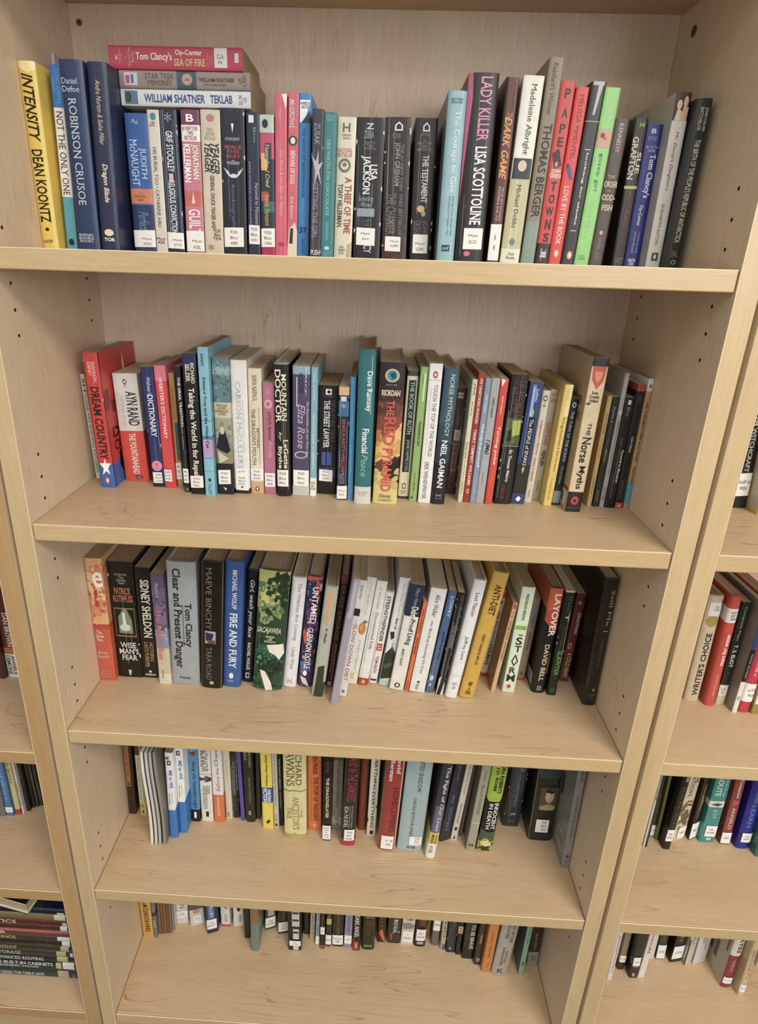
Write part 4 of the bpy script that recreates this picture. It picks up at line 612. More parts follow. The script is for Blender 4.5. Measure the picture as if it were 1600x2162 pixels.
row('S3', -0.4804, [
 (0.6, 115.7, 27.6, 240.7, 138.0, 0.21, 0.0, 't', 'cf5a3c', 'flame orange and coral red paperback with a huge pale letter on the third shelf', dict(spec='re0a868,0,100,0,6;rd88a58,0,100,6,52;pe8c080|0,10 60,14 100,30 30,34 0,24;peab070|0,44 50,46 100,42 100,52 0,52;rb8402c,32,55,22,38;ne8b070,0,100,0,52,24|1;nc8603c,0,100,2,50,18|2;nf0cc90,10,90,5,52,12|3;hf6efe6,38,98,10,22,b|e;hf0dcd0,12,62,57,66,b|The/Great/Fire;hf0d0c0,5,80,74,80|Shirley/Hazzard;he8a090,10,80,90,97|FARRAR/STRAUS/GIROUX;rc83c34,0,100,52,56')),
 (28.6, 126.6, 42.8, 229.5, 106.0, 0.77, 0.0, 'p', '14150f', 'thick black mass paperback with a framed misty arch picture on the third shelf', dict(spec=";n5a6858,20,84,42,60,14|1;na8b4a0,30,70,42,58,8|2;hb8b8a8,28,75,9,18|#1 New York/Times/Bestselling/Author;hc0744c,12,90,21,33,b|PATRICK/ROTHFUSS;r9a7a3a,10,92,38,63;r15160f,12,90,39,62;p7c8c78|25,46 45,39 60,39 78,48 80,60 25,60;pdce4cc|42,42 52,42 55,52 48,54 42,54;ecfd8c4,28,72,52,58;hddd8d0,15,95,68,84,b|WISE/MAN'S/FEAR;pccd|45,93 58,93 54,98 48,98", wear=2)),
 (71.9, 127.6, 26.4, 219.8, 106.0, 1.17, 0.0, 'p', '17150f', 'black paperback with cream author name over gold title on the third shelf', dict(spec='de0dccc,30,85,10,62,b|SIDNEY SHELDON;db08a58,60,85,66,84,b|NOTHING;db08a58,25,52,66,90,b|LASTS FOREVER;hddd,45,60,93,95,b|\u25a0;hddd,20,90,96,98,b|MORROW')),
 (105.9, 113.7, 21.0, 218.6, 138.0, 0.57, 0.0, 't', '6a5a74', 'paperback fading from violet to cream with red-pink title on the third shelf', dict(spec='rc9bc9c,0,100,66,100;r8a90a8,0,100,50,66;r5f4c6c,0,100,0,12;r7c6c90,20,100,26,44;n7a6a88,0,100,12,50,20|1;n50406a,0,100,10,40,14|2;nb0a8b8,0,100,45,68,12|3;d94a0c8,30,60,8,20,b|Bluford;dd86a72,20,62,30,76,b|The Bluest Sun;d6a6860,30,50,86,94|Scholastic;rd8d0b8,0,100,90,100')),
 (127.9, 115.4, 47.9, 240.7, 155.0, 1.56, 0.0, 'h', '9ea4a6', 'extra-thick silver hardcover with heavy black title in two columns on the third shelf', dict(spec='d17181a,12,48,5,86,b|Clear and Present Danger;d17181a,52,82,32,68,b|Tom Clancy;r333,50,52,33,67;h222,30,68,93,95,b|Putnam')),
 (180.3, 109.1, 36.0, 246.7, 155.0, 3.33, 0.0, 'h', '15140c', 'black hardcover with thin grey capitals and a small street photo on the third shelf', dict(spec='d7a786c,22,48,4,52|MAEVE BINCHY;d7a786c,25,50,66,93|TARA ROAD;rb8a8a0,18,68,53,63;p2a3050|20,54 60,55 50,60 22,61;r6a4a44,30,66,60,63;ec8a850,40,62,94,97;r6a5a34,2,5,0,100;r6a5a34,94,98,0,100')),
 (216.7, 114.7, 30.0, 246.6, 155.0, 3.46, 0.0, 'h', '34599c', 'medium blue hardcover with white serif-like capitals on the third shelf', dict(spec='dd8dfec,42,68,6,36,b|MICHAEL WOLFF;de6ebf4,32,74,39,84,b|FIRE AND FURY;edfe4ee,35,60,88,93;hcce,30,65,94,96|HENRY/HOLT')),
 (247.2, 128.7, 18.6, 224.1, 143.3, 4.24, 0.0, 'h', '15171d', 'black hardcover with hand-lettered white title on the third shelf', dict(spec='de8e8e8,22,72,8,58,i|Girl, wash your face;de0e0e0,35,65,63,88,b|RACHEL HOLLIS;rccc,30,65,91,96;r15171d,38,60,92,95')),
 (268.8, 112.7, 50.0, 233.7, 155.0, 4.35, 0.0, 'h', '2c4a30', 'thick battered green jacketed book with torn white patches on the third shelf', dict(spec='rb8b868,0,100,0,10;p8f9c50|0,10 100,8 100,28 0,30;p2c3c22|40,6 90,0 100,6 100,36 60,30 50,18;pc8c070|10,14 30,12 40,26 10,28;e8a9868,10,28,24,32;e8a9868,38,52,24,32;e8a9868,62,78,26,34;pa4ac80|12,34 32,32 44,42 28,44 14,42;r1c4434,0,100,60,78;p2f7a58|10,62 50,60 60,70 20,74;n5a7a48,0,100,8,40,26|1;nb4b474,5,70,8,30,16|2;n22381f,30,100,0,36,22|3;n8a9a58,10,80,30,42,14|4;n2a5c40,0,100,60,98,30|5;n183020,0,100,55,98,20|6;n4a9468,10,60,60,80,8|7;hd8d4b0,5,85,45,51,bi|SACAJAWEA;hd8d4b0,30,70,52,58,b|ANNA/LEE/WALDO;pe8e4d4|40,60 95,58 100,66 85,72 70,68 50,66;pe6e2d6|22,82 40,83 62,92 70,99 46,104;p1c3a24|0,99 30,100 40,104 50,103', wear=1)),
 (319.3, 122.3, 23.3, 219.0, 149.7, 5.01, 0.0, 'h', 'e4e4e6', 'white hardcover with thin rose-grey title on the third shelf', dict(spec='d8a7a80,40,72,5,56|The Witches Are Coming;d9a8488,38,68,62,83|Lindy West;h9a9088,35,65,92,97|H')),
 (345.7, 124.8, 24.9, 219.8, 147.2, 4.59, 0.0, 'h', '352a52', 'violet paint-swirl hardcover with bold white capitals on the third shelf', dict(spec='rd85438,0,100,0,4;p2a3468|10,4 90,2 95,12 40,18 5,12;pc8503c|60,2 100,6 90,20 60,16;p6a3a80|10,30 60,24 90,40 40,46;pd8604c|0,50 20,44 60,52 20,60;p1f1a44|30,56 80,50 100,64 40,70;p4a7ab8|0,78 40,74 60,84 20,90;pe8d8d0|10,90 50,92 80,100 30,97;ef2ece8,86,104,5,12;n6a4a8c,0,100,0,100,18|1;nb04a48,0,100,0,95,12|2;n223058,0,100,0,100,18|3;n8a5aa0,0,100,10,90,10|4;nd8a890,0,100,2,98,6|5;df2f0ee,40,82,8,40,b|UNTAMED;df2f0ee,30,72,44,82,b|GLENNON DOYLE;ef2f2f0,28,56,84,89')),
 (372.1, 102.6, 20.9, 217.3, 155.0, 5.74, 0.0, 'h', 'b4b5a4', 'pale grey hardcover sticking out with orange blur and dark rubbed foot on the third shelf', dict(spec='pe8a860|30,6 60,4 62,30 40,34;dd8a070,30,60,6,34,b|Kids Days;d222,40,62,36,50,b|W. Wheeler;p35382c|25,72 75,70 80,86 100,86 92,100 15,100')),
 (394.0, 127.9, 12.0, 222.6, 144.1, 6.11, 0.0, 'h', '4a1c1e', 'dark red book with dull green painted title on the third shelf', dict(spec='r8a3a48,0,100,0,6;d4f7f46,25,80,8,56,b|DUDE SAVAGE;db09898,60,80,60,94,b|BEGIN THE RIGHT WAY;d9a6a68,20,45,58,86|LOOK FOR MORE;raaa,20,80,95,99')),
 (406.4, 87.7, 11.5, 244.0, 138.0, 7.09, 0.0, 't', 'a39aa8', 'very thin lilac paperback jutting furthest out on the third shelf', dict(spec='rb8b0b8,20,80,2,30;r8a8090,0,30,0,26')),
 (418.6, 106.6, 12.8, 229.7, 138.0, 7.06, 0.0, 't', 'dcdad8', 'slim white paperback with red title and tiny dark photo on the third shelf', dict(spec='d3a3430,35,65,4,15|DAVID;r33241e,0,80,23,29;db06a68,48,62,32,36|The;db05050,30,78,36,86|SLOW DOWN DIET;e777,30,70,94,97')),
 (432.7, 137.6, 15.7, 217.3, 134.4, 7.17, 0.0, 't', 'dcdcd4', 'white paperback with a painted orange fruit on the third shelf', dict(spec='dd8b0a4,35,65,4,34|cold tangerines;ed08038,2,84,41,52;ee0a050,20,50,43,48;p5a8a48|30,41 60,38 95,40 60,42;d9aa098,32,60,57,86|shauna niequist;rd8b840,15,50,89,95;rdcdcd4,30,34,89,95')),
 (449.9, 136.4, 17.3, 212.0, 135.6, 7.06, 0.0, 't', 'e0dfdb', 'white paperback with small maroon title and red foot square on the third shelf', dict(spec='d8a8a88,40,60,6,26|Dr. Robert Melillo;d8a3038,42,72,29,64|Disconnected Kids;d444,15,25,30,92|The Groundbreaking Brain Balance Program for Children;rb03028,0,100,93,100;rd8b040,35,70,95,98.5')),
 (468.6, 142.3, 15.3, 187.6, 129.7, 6.8, 0.0, 'h', 'e0dfda', 'white hardcover with bold black title and small red square on the third shelf', dict(spec='r3a3026,0,100,0,0;d2a1e1c,30,70,4,53,b|STRENGTHSFINDER;rb83028,20,80,55,63;dfff,32,68,56.5,61.5|2.0;d8a2a28,32,66,69,88,b|TOM RATH;r222,20,85,95,97')),
 (487.4, 137.8, 17.3, 218.8, 134.2, 6.74, 0.0, 't', 'dcdcda', 'white paperback with a dark green landscape foot on the third shelf', dict(spec='d9a9a98,40,62,5,38|Seven Simple Choices for a;d222,40,64,36,46,b|Better Life;p2a2c28|10,49 50,48 60,54 30,56;d4a6a8a,42,66,56,68|J. MERRITT;p24321f|0,70 60,62 100,68 100,92 0,94;p3a5a34|10,80 90,76 90,80 20,84;ra8ccbc,0,100,94,100')),
 (505.8, 128.8, 24.2, 212.8, 138.0, 6.61, 0.0, 't', 'dddcd0', 'cream paperback with navy top block and white-and-black title on the third shelf', dict(spec='r26324a,0,100,0,29;da8a8b0,40,70,3,20,i|Mary Hunt;de6e4da,40,85,20,29,b|Debt;d2a2e34,38,82,30,56,b|-Proof Living;d443,32,52,60,76,b|MARY HUNT;e332,30,70,93,98;edddcd0,40,60,94,97')),
 (531.9, 127.0, 6.8, 182.7, 138.0, 6.62, 0.0, 't', 'dc6a26', 'very thin bright orange paperback with black edge on the third shelf', dict(spec='d6a2410,30,70,8,34,b|JOHN STEINBECK;d6a2410,30,70,38,58,b|THE PEARL;d8a3010,30,70,88,98|PENGUIN')),
 (540.1, 125.8, 26.3, 208.7, 138.0, 6.45, 0.0, 't', 'dfdfdc', 'wide white paperback with slim handwritten-like title on the third shelf', dict(spec='d333,40,68,5,26,i|Alice Walker;d444,38,60,30,82,i|Her Blue Body Everything We Know;d333,35,60,92,98|Harcourt;r222,40,55,89,91')),
 (568.9, 126.8, 13.0, 204.3, 106.0, 6.95, 0.0, 'p', '4a648c', 'slim dusty-blue paperback with black cursive title on the third shelf', dict(spec='dbccce0,35,75,4,24,b|LOWRY;d12182c,35,75,38,66,i|gathering blue;ebcc8d0,10,60,82,88;ea8b8cc,20,50,90,94', wear=1)),
 (586.2, 122.6, 11.7, 205.1, 106.0, 5.92, 0.0, 'p', '161616', 'black paperback with warped torn foot and white creases on the third shelf', dict(spec='d7a7a78,35,65,30,52,b|THE EMPIRE;pd8d0bc|0,84 30,80 10,100 0,100;pd8d0bc|100,90 90,86 60,100 100,100', wear=8)),
 (601.7, 115.8, 19.9, 234.1, 155.0, 6.91, 0.0, 'h', 'e2e4e4', 'white hardcover with light casual black lettering on the third shelf', dict(spec='d2a2a2a,35,70,10,29|Lost Nation;d2a2a2a,35,68,46,66|Jeffrey Lent;rccc8c0,0,100,80,80.6;h777,30,70,86,92|MATV/LEN')),
 (625.2, 117.5, 25.0, 248.1, 154.5, 7.81, 0.0, 'h', 'cfa32c', 'golden yellow hardcover with bold maroon capitals on the third shelf', dict(spec='d4a2018,32,76,9,32,b|ANTI-DIET;d4a2a18,38,60,47,72,b|CHRISTY HARRISON, MPH, RD;h3a2418,38,66,86,90,b|#;h4a3418,35,70,91,97,b|LB/SPARK')),
 (671.8, 176.1, 11.1, 178.2, 95.9, 5.77, 0.0, 'p', 'c8c0b0', 'small white and red paperback pushed far back on the third shelf', dict(spec='rc0402c,0,100,0,7;r222,20,60,10,14;e8a8880,20,70,22,32;d222,40,70,34,62,b|Pete Nastiness;d2a2a38,20,80,60,86,b|VERMAS;rb83428,0,100,96,100')),
 (683.3, 136.9, 7.6, 181.7, 106.0, 5.8, 0.0, 'p', 'cfa878', 'very thin tan paperback with small brown capitals on the third shelf', dict(spec='rc04a38,20,80,1,6;dc05040,30,70,8,16,b|THE;d8a4030,30,70,18,40,b|THE RED PONY;d8a4030,30,70,42,64,b|JOHN STEINBECK', sc='8f6f48')),
 (703.3, 137.6, 21.2, 211.8, 134.4, 2.76, 0.0, 't', 'cfdfc0', 'pale mint paperback with jagged black stacked title on the third shelf', dict(spec='d2a2c28,40,62,6,30,b|FREDERICK BERGIN;r9ccc58,5,95,35,39;h3a5a20,8,90,35.5,38.5|THE BEST/OCTOBER;h222,40,75,43,45,b|THE;h222,30,80,46,53,b|S;h222,32,85,54,60,b|T;p222|50,62 80,69 50,74 25,69;pcfdfc0|50,64.5 68,69 50,72 36,69;h222,25,75,75,81,b|R;h222,15,80,82,89,b|M;ec04838,30,62,92,96')),
 (737.0, 170.1, 12.7, 172.4, 101.9, 2.7, 0.0, 'p', '8a7a68', 'dull olive paperback with red edges pushed back on the third shelf', dict(spec='rb03828,88,100,0,100;rb03828,0,100,97,100;d555a60,30,60,20,36,b|*;d4a3a30,30,60,40,62|SPRING;r6a7a8a,20,70,10,28;h4a3020,20,60,88,94,b|A')),
 (755.4, 140.0, 22.2, 210.5, 132.0, 1.34, 0.0, 'h', '141414', 'black hardcover with glowing orange top and white title on the third shelf', dict(spec='rc4582c,0,100,0,20;pb84424|0,20 100,20 100,42 0,30;de8e4de,40,88,5,44,b|LAYOVER;ddcc8a0,35,70,52,88,b|DAVID BELL;dc0703c,78,90,60,80|USA TODAY BESTSELLING AUTHOR;raaa,35,65,93,97;r141414,42,58,94,96', side='l:rb8b0a0,72,96,85,96;r222,75,77,86,95;r222,80,81,86,95;r222,84,87,86,95;r222,90,91,86,95')),
 (781.1, 136.1, 15.0, 210.8, 106.0, 0.78, 0.0, 'p', '161a12', 'slim black paperback with green title and torn foot on the third shelf', dict(spec='rc8b08c,0,100,0,2;d2f5a34,40,80,5,20,b|SHAN;dc8ccc0,40,80,21,28|T;d4a5a48,40,64,32,52|THE DEMONATA;d5fa040,30,80,56,80,b|SLAWTER;d4a8a34,20,70,92,97|LITTLE BROWN', wear=3)),
 (812.6, 173.6, 15.9, 181.3, 98.4, 1.75, 0.0, 'p', '6a2826', 'maroon paperback pushed back beside the big black hardcover on the third shelf', dict(spec='hccc,30,60,7,11,b|aln;dd0c8bc,40,82,20,44,b|JONATHAN;ec8786c,15,62,54,62;e6a2826,30,50,56,60;dcfb890,30,80,66,96,b|A COLD HEART')),
 (835.9, 116.1, 21.6, 246.3, 155.0, -0.47, 0.0, 'h', '262018', 'large dark brown-black hardcover, last at the right end on the third shelf', dict(spec='db4a888,52,84,8,40|Still Me |;d7a6c54,48,68,44,68,i|Christopher Reeve;p9a8848|50,88 62,84 74,88;h777060,28,82,90,92|RANDOM;h777060,40,75,93,94.5|HOUSE')),
])
row('S4', -0.8376, [
 (2.1, 149.1, 14.4, 205.0, 106.0, 1.87, 0.0, 'p', '34201e', 'dark maroon paperback with orange upper strip, first at left on the fourth shelf', dict(spec='rb87038,0,62,0,64;e3a1c14,15,55,58,63;eb87038,25,45,59.5,61.5;ed84a30,20,60,0,6;d6a3a20,20,48,14,52|FATHER & THE WOLF')),
 (25.9, 147.5, 12.5, 216.0, 124.5, 0.95, 0.0, 't', 'a8a058', 'olive paperback with white title panel and maroon top on the fourth shelf', dict(spec="r5a2a24,0,70,0,28;rd8d8cc,0,72,28,84;d4a4a40,18,60,30,82|Writing Children's Books;rc8c060,0,100,84,100;p222|35,97 50,92 65,97;h444,20,70,87,90|WRITER'S/DIGEST")),
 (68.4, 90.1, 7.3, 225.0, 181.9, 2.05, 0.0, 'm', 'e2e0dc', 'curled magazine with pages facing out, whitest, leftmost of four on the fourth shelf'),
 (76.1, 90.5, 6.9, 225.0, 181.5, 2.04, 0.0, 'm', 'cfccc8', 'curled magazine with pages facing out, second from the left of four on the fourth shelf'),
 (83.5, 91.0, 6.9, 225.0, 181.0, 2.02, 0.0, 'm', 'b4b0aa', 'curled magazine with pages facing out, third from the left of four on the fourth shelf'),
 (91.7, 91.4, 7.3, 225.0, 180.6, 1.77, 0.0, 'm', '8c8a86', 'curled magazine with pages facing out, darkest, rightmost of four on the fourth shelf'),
 (100.6, 104.9, 14.5, 212.0, 138.0, 1.44, 0.0, 't', '2f7cc8', 'white-and-blue paperback with blue title, left one of the pair on the fourth shelf', dict(spec='rf0f0ec,0,100,0,64;pf0f0ec|0,63 100,63 92,66 0,66;h333,12,55,4,8,b|ME;r1a1a1a,22,72,9,14;hfff,32,64,10,13,b|WE;d2f78c0,38,85,20,40,b|ME to WE;d333,55,68,45,58|Craig Kielburger;d333,20,36,46,60,b|& Marc Kielburger;d99a,12,24,22,40|finding meaning in a material world')),
 (116.1, 115.9, 13.9, 212.0, 138.0, 1.29, 0.0, 't', '2f7cc8', 'white-and-blue paperback with blue title, right one of the pair on the fourth shelf', dict(spec='rf0f0ec,0,100,0,60;pf0f0ec|0,59 100,59 92,62 0,62;r1a1a1a,16,66,3,8;hfff,28,58,4,7,b|WE;d2f78c0,38,85,14,35,b|ME to WE;d333,55,68,40,54|Craig Kielburger;d333,20,36,42,57,b|& Marc Kielburger')),
 (130.5, 140.7, 18.2, 200.0, 131.3, 1.26, 0.0, 't', '4a90c0', 'sky blue paperback with black script and black foot numeral on the fourth shelf', dict(spec='d1c2c3c,30,80,22,82,i|liking the beautiful edge;p8a2a28|10,12 50,10 90,11 60,16 40,15;r15181a,0,100,84,100;hfff,38,62,87,95,b|1;d9fd,40,60,3,10|ANN')),
 (151.2, 143.2, 22.8, 200.0, 128.8, 0.67, 0.0, 't', 'e0dfd4', 'off-white paperback with purple knotted rope emblem on the fourth shelf', dict(spec='d8a8880,20,50,3,30|TRUE;d6a6a60,18,80,6,36|HONOR;p4a3a4c|2,43 40,44 60,41 100,43 100,47 60,49 40,46 2,48;e6a5a78,38,68,41,49;r6a6a50,0,100,39,39.6;d66665c,58,85,54,64|DEE;d66665c,22,58,54,84|HENDERSON;r222,40,65,87,94')),
 (176.6, 142.8, 19.9, 205.0, 129.2, 0.27, 0.0, 't', 'e2e0dc', 'white paperback with orange foot and lilac-pink upward title on the fourth shelf', dict(spec='rdb7030,0,100,65,100;u8a2a5c,35,75,2,30|Change;u8a2a5c,42,68,32,40|the;ud05a50,35,75,42,60|Before;df4d8b8,38,60,68,92,b|SUZANNE SOMERS')),
 (198.1, 151.3, 12.4, 190.0, 106.0, -0.09, 0.0, 'p', 'd2cbb0', 'slim cream paperback with faint grey rubbing on the fourth shelf', dict(spec='p333|45,7 55,3 65,7;daaa898,40,60,20,50|Zen and the Art;d5a5a50,25,55,90,97,b|ANCHOR')),
 (211.3, 154.2, 13.0, 180.0, 106.0, -0.2, 0.0, 'p', '1d1c1a', 'tattered black paperback with chipped white edges on the fourth shelf', dict(spec='d8a8a86,35,62,18,66,b|THE PATH TO LOVE', wear=8)),
 (228.4, 148.5, 7.6, 200.0, 123.5, -1.22, 0.0, 't', '5f489c', 'thin purple paperback on the fourth shelf', dict(spec='d4a3888,30,65,4,14,b|IN A')),
 (238.0, 146.3, 19.8, 235.0, 125.7, -0.75, 0.0, 'h', '22261c', 'very dark green hardcover with thin grey-green capitals on the fourth shelf', dict(spec='daab0a0,62,82,0,40|NATURAL HISTORY;daab0a0,22,45,4,32|THE SENSES;d8a9080,50,68,50,78|DIANE ACKERMAN;eaab0a0,35,62,87,92;e22261c,44,54,88.5,90.5')),
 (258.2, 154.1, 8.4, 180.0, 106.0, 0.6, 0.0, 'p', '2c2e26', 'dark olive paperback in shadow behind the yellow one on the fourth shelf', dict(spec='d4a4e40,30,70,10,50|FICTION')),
 (275.1, 135.3, 20.7, 205.0, 136.7, -0.58, 0.0, 't', 'e4cf30', 'bright yellow paperback with a blue block reading sideways on the fourth shelf', dict(spec="r22241c,0,100,4,5.5;d33301c,38,68,9,46,b|Gotham Writers' Workshop;r2f5a94,0,100,48,67;dfff,55,85,50,66,b|WRITING;dfff,15,52,49,66,b|FICTION;p222|30,92 60,88 75,90 50,94 70,96 40,93")),
 (297.1, 137.9, 9.4, 200.0, 134.1, -0.83, 0.0, 't', 'c9c0ae', 'thin beige paperback with one long line of black type on the fourth shelf', dict(spec='d33302c,30,65,2,72|A Manual for Writers of Term Papers, Theses, and Dissertations;d444,30,60,82,92|Chicago;e333,25,70,94,98')),
 (306.9, 142.9, 7.5, 200.0, 129.1, -0.77, 0.0, 't', '17181a', 'thin black paperback with small white title on the fourth shelf', dict(spec='de0e0dc,28,58,14,52,b|THE PIANO LESSON;dd0d0cc,28,56,55,76,bi|August Wilson')),
 (320.4, 118.2, 42.1, 235.0, 153.8, -0.47, 0.0, 'h', 'd9cf8c', 'extra-wide pale yellow hardcover with thin green-brown capitals on the fourth shelf', dict(spec="d5a5634,55,82,2,42|RICHARD;d5a5634,15,50,2,43|DAWKINS;p7a7440|0,47 25,48 50,47 75,48 100,47 100,48 75,49 50,48 25,49 0,48;d8f8850,40,70,54,90|ANCESTOR'S;d8f8850,15,38,66,78|TALE;d9f985c,74,84,68,76|THE;rb0a244,0,100,95,100;hd8d0a0,28,68,96,98.5|HOUGHTON;h555,42,52,93,94|^")),
 (364.0, 137.6, 25.9, 205.0, 134.4, -0.4, 0.0, 't', 'dd6f1e', 'bright orange paperback with dark brown capitals on the fourth shelf', dict(spec='d5a2410,36,70,0,30,b|STEVEN PINKER;d5a2410,40,75,33,88,b|THE STUFF OF THOUGHT;dc05a18,20,32,34,88|LANGUAGE AS A WINDOW INTO HUMAN NATURE;ee8c0a0,38,60,91,96;edd6f1e,45,54,92.5,94.5')),
 (393.8, 118.0, 15.6, 210.0, 138.0, 0.0, 0.0, 't', '131312', 'black paperback with yellow title and long white foot label on the fourth shelf', dict(spec='d8a3038,35,70,6,18,b|BONE;de6dc98,35,72,24,72,b|THE DRAGONSLAYER', L='81,98|BLAK/WIN/JR/SMI/v.4')),
 (409.8, 140.4, 19.2, 178.0, 106.0, 0.31, 0.0, 'p', '8f8a78', 'grey-beige cracked paperback with dark broken title on the fourth shelf', dict(spec='d4a4638,38,66,0,66,b|THE LAST LION OF CHAPELLE;rb4b0a0,0,100,80,92;h444,30,70,81,92|920/*/LEE', wear=5)),
 (429.4, 109.7, 27.4, 235.0, 155.0, 1.16, 0.0, 'h', '22241c', 'rounded black hardcover with crimson capitals and red foot on the fourth shelf', dict(spec='rb02c34,0,100,93,100;da02c44,25,85,0,52,b|A HAND IN THE DARKNESS;dd8d4c8,15,42,57,80|IDA NUDEL;dc8c4b8,62,74,56,80,i|The Autobiography of a Refusenik;rccc,52,54,56,81', L='82,94,22,92|920/BIO/NUDEL')),
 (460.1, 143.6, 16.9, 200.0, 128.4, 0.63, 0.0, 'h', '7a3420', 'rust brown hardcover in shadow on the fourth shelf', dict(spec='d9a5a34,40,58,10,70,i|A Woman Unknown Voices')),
 (479.1, 133.0, 16.7, 205.0, 138.0, 0.69, 0.0, 't', 'd9d4bc', 'cream paperback with navy-black upward-tapering capitals on the fourth shelf', dict(spec='d22242a,40,75,0,42,b|EVERYTHING;d2c3a58,35,72,44,90,b|EVERYTHING;r222,35,75,93,98;p333|80,60 100,62 92,66 100,70;p333|0,76 14,80 0,84')),
 (501.9, 105.4, 31.7, 240.0, 155.0, 1.98, 0.0, 'h', '9c342c', 'wide brick-red hardcover with white author name and cream foot label on the fourth shelf', dict(spec='de8dcd0,58,82,0,20,b|David;de8dcd0,20,45,0,28,b|Halberstam;d6a1a18,50,85,34,80|HOMECOMING;rdfd8c8,93,97,0,100', L='84,98,12,85|  977.1 - 42B/  HAL', sc='b8a484')),
 (538.2, 107.1, 46.1, 240.0, 155.0, 1.93, 0.0, 'h', '9db2b4', 'extra-wide pale blue-grey hardcover with slim dark capitals on the fourth shelf', dict(spec='d2a3a44,50,68,0,38|PAINTED SHADOW;d2a3a44,38,54,44,84|CAROLE SEYMOUR-JONES;h333,38,72,95,97.5,b|NAN A. TALESE', L='84,93,45,95|  920/  BIO/  JON')),
 (591.0, 94.7, 17.9, 235.0, 155.0, 4.08, 0.0, 'h', '3a3a40', 'dark grey hardcover with violet panel, yellow band and white foot on the fourth shelf', dict(spec='r6a6680,10,100,44,72;rd8c03c,0,100,72,84;re8e4d4,0,100,84,100;dc8c8d8,35,80,3,70,b|The Fight of Our Lives;d222,60,80,74,84,b|JULIE;d222,25,50,74,84,b|MENDEL;h333,20,60,86,94|940/JULIE/FREM')),
 (621.0, 127.3, 19.8, 205.0, 138.0, 4.2, 21.9, 't', '20263a', 'navy paperback set at an angle with silvery lettering on the fourth shelf', dict(spec='d6a7088,40,62,4,24,i|ramone;d8a90a8,40,62,42,52,i|New;d7a80a0,35,65,56,86|WOMAN')),
 (642.9, 133.5, 12.2, 200.0, 138.0, 4.29, 0.0, 't', 'c9c4b4', 'thin pale paperback with rosy title on the fourth shelf', dict(spec='d9a6a60,35,70,4,40,i|Manifesting Change;d444,35,65,52,78|MIKE DOOLEY;e333,25,70,82,87;p222|35,98 55,93 70,98')),
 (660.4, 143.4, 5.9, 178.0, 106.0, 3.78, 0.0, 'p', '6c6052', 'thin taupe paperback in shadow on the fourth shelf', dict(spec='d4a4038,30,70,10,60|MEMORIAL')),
 (670.3, 115.3, 16.3, 212.0, 138.0, 2.95, 0.0, 't', '9c9c84', 'grey-green paperback with pale cross line on the fourth shelf', dict(spec='rd0ccb0,0,100,66,66.8;d6a6a58,40,65,5,18,i|Schindler;d5a5a4c,35,68,22,56|BLACK POWDER;h222,20,75,92,95,b|RITHM', sc='74745c')),
 (690.8, 113.4, 28.0, 235.0, 155.0, 2.25, 0.0, 'h', '131410', 'black hardcover with a lime-green upper block and golden foot picture on the fourth shelf', dict(spec='r9cb822,0,100,0,42;p9cb822|0,42 100,42 85,45 15,45;n8a8a38,0,100,76,100,14|1;n2a4420,0,100,74,98,12|2;nd8c860,20,90,84,94,6|3;d1a2010,60,85,4,36,b|NORA ROBERTS;d1a2010,25,50,10,34,b|J.D. ROBB;d444,53,58,18,26|WRITING AS;de6e6e0,58,85,46,74,b|INNOCENT;de6e6e0,25,50,47,74,b|IN DEATH;rb0a848,0,100,84,100;p3a5a40|0,74 50,78 100,76 100,88 40,84 0,88;pd8d070|10,88 60,86 90,92 20,94;p3a3014|20,92 60,94 90,98 30,98')),
 (751.5, 170.7, 31.4, 178.0, 101.3, 0.86, 0.0, 'p', '1d2430', 'navy creased paperback with pale blue lettering on the fourth shelf', dict(spec='d7a8aa0,55,75,2,20,b|HARD;d7a8a9c,40,62,10,72|THE SCREAMING MEMORY;hbcc,38,68,80,84,b|JOVE;h678,35,62,90,94|NOVEL;r5a6878,30,33,0,100;r4a5868,62,64,0,100', wear=6)),
 (795.6, 143.6, 47.0, 235.0, 128.4, -0.79, 0.0, 'h', '1c2420', 'thick black-green hardcover with a sepia portrait on the fourth shelf', dict(spec='r2a4448,6,94,0,32;d3a5050,45,60,2,10,b|C;r5a4c30,22,92,42,66;eb8a888,42,78,44,58;p14140f|42,46 60,42 78,46 70,48 50,48;ed0b48c,46,62,47,55;pa89a6c|25,62 60,59 90,62 80,66 30,66;h555040,30,80,30,38|FOUNDING;r8a7a44,2,4,0,100;r8a7a44,96,98,0,100', L='76,90,22,74|  920/  BIO/  SON')),
 (845.1, 91.9, 14.2, 240.0, 138.0, -1.14, 0.0, 't', '8c8c8a', 'tall grey paperback leaning last at the right end on the fourth shelf', dict(spec='d5a5c60,45,70,0,12,b|KESSLER;d5a5c60,42,66,26,68|KEEPSAKES & Other Stories;h333,30,75,86,89,b|w;h666,35,68,91,95|Norton/Press', sc='84847e', side='l:rd0d0cc,70,96,74,75;rd0d0cc,70,96,87,88;rd0d0cc,70,71,74,88;rd0d0cc,95,96,74,88;p222|60,10 64,4 66,20 62,26;p222|62,28 66,24 68,44 63,48')),
])
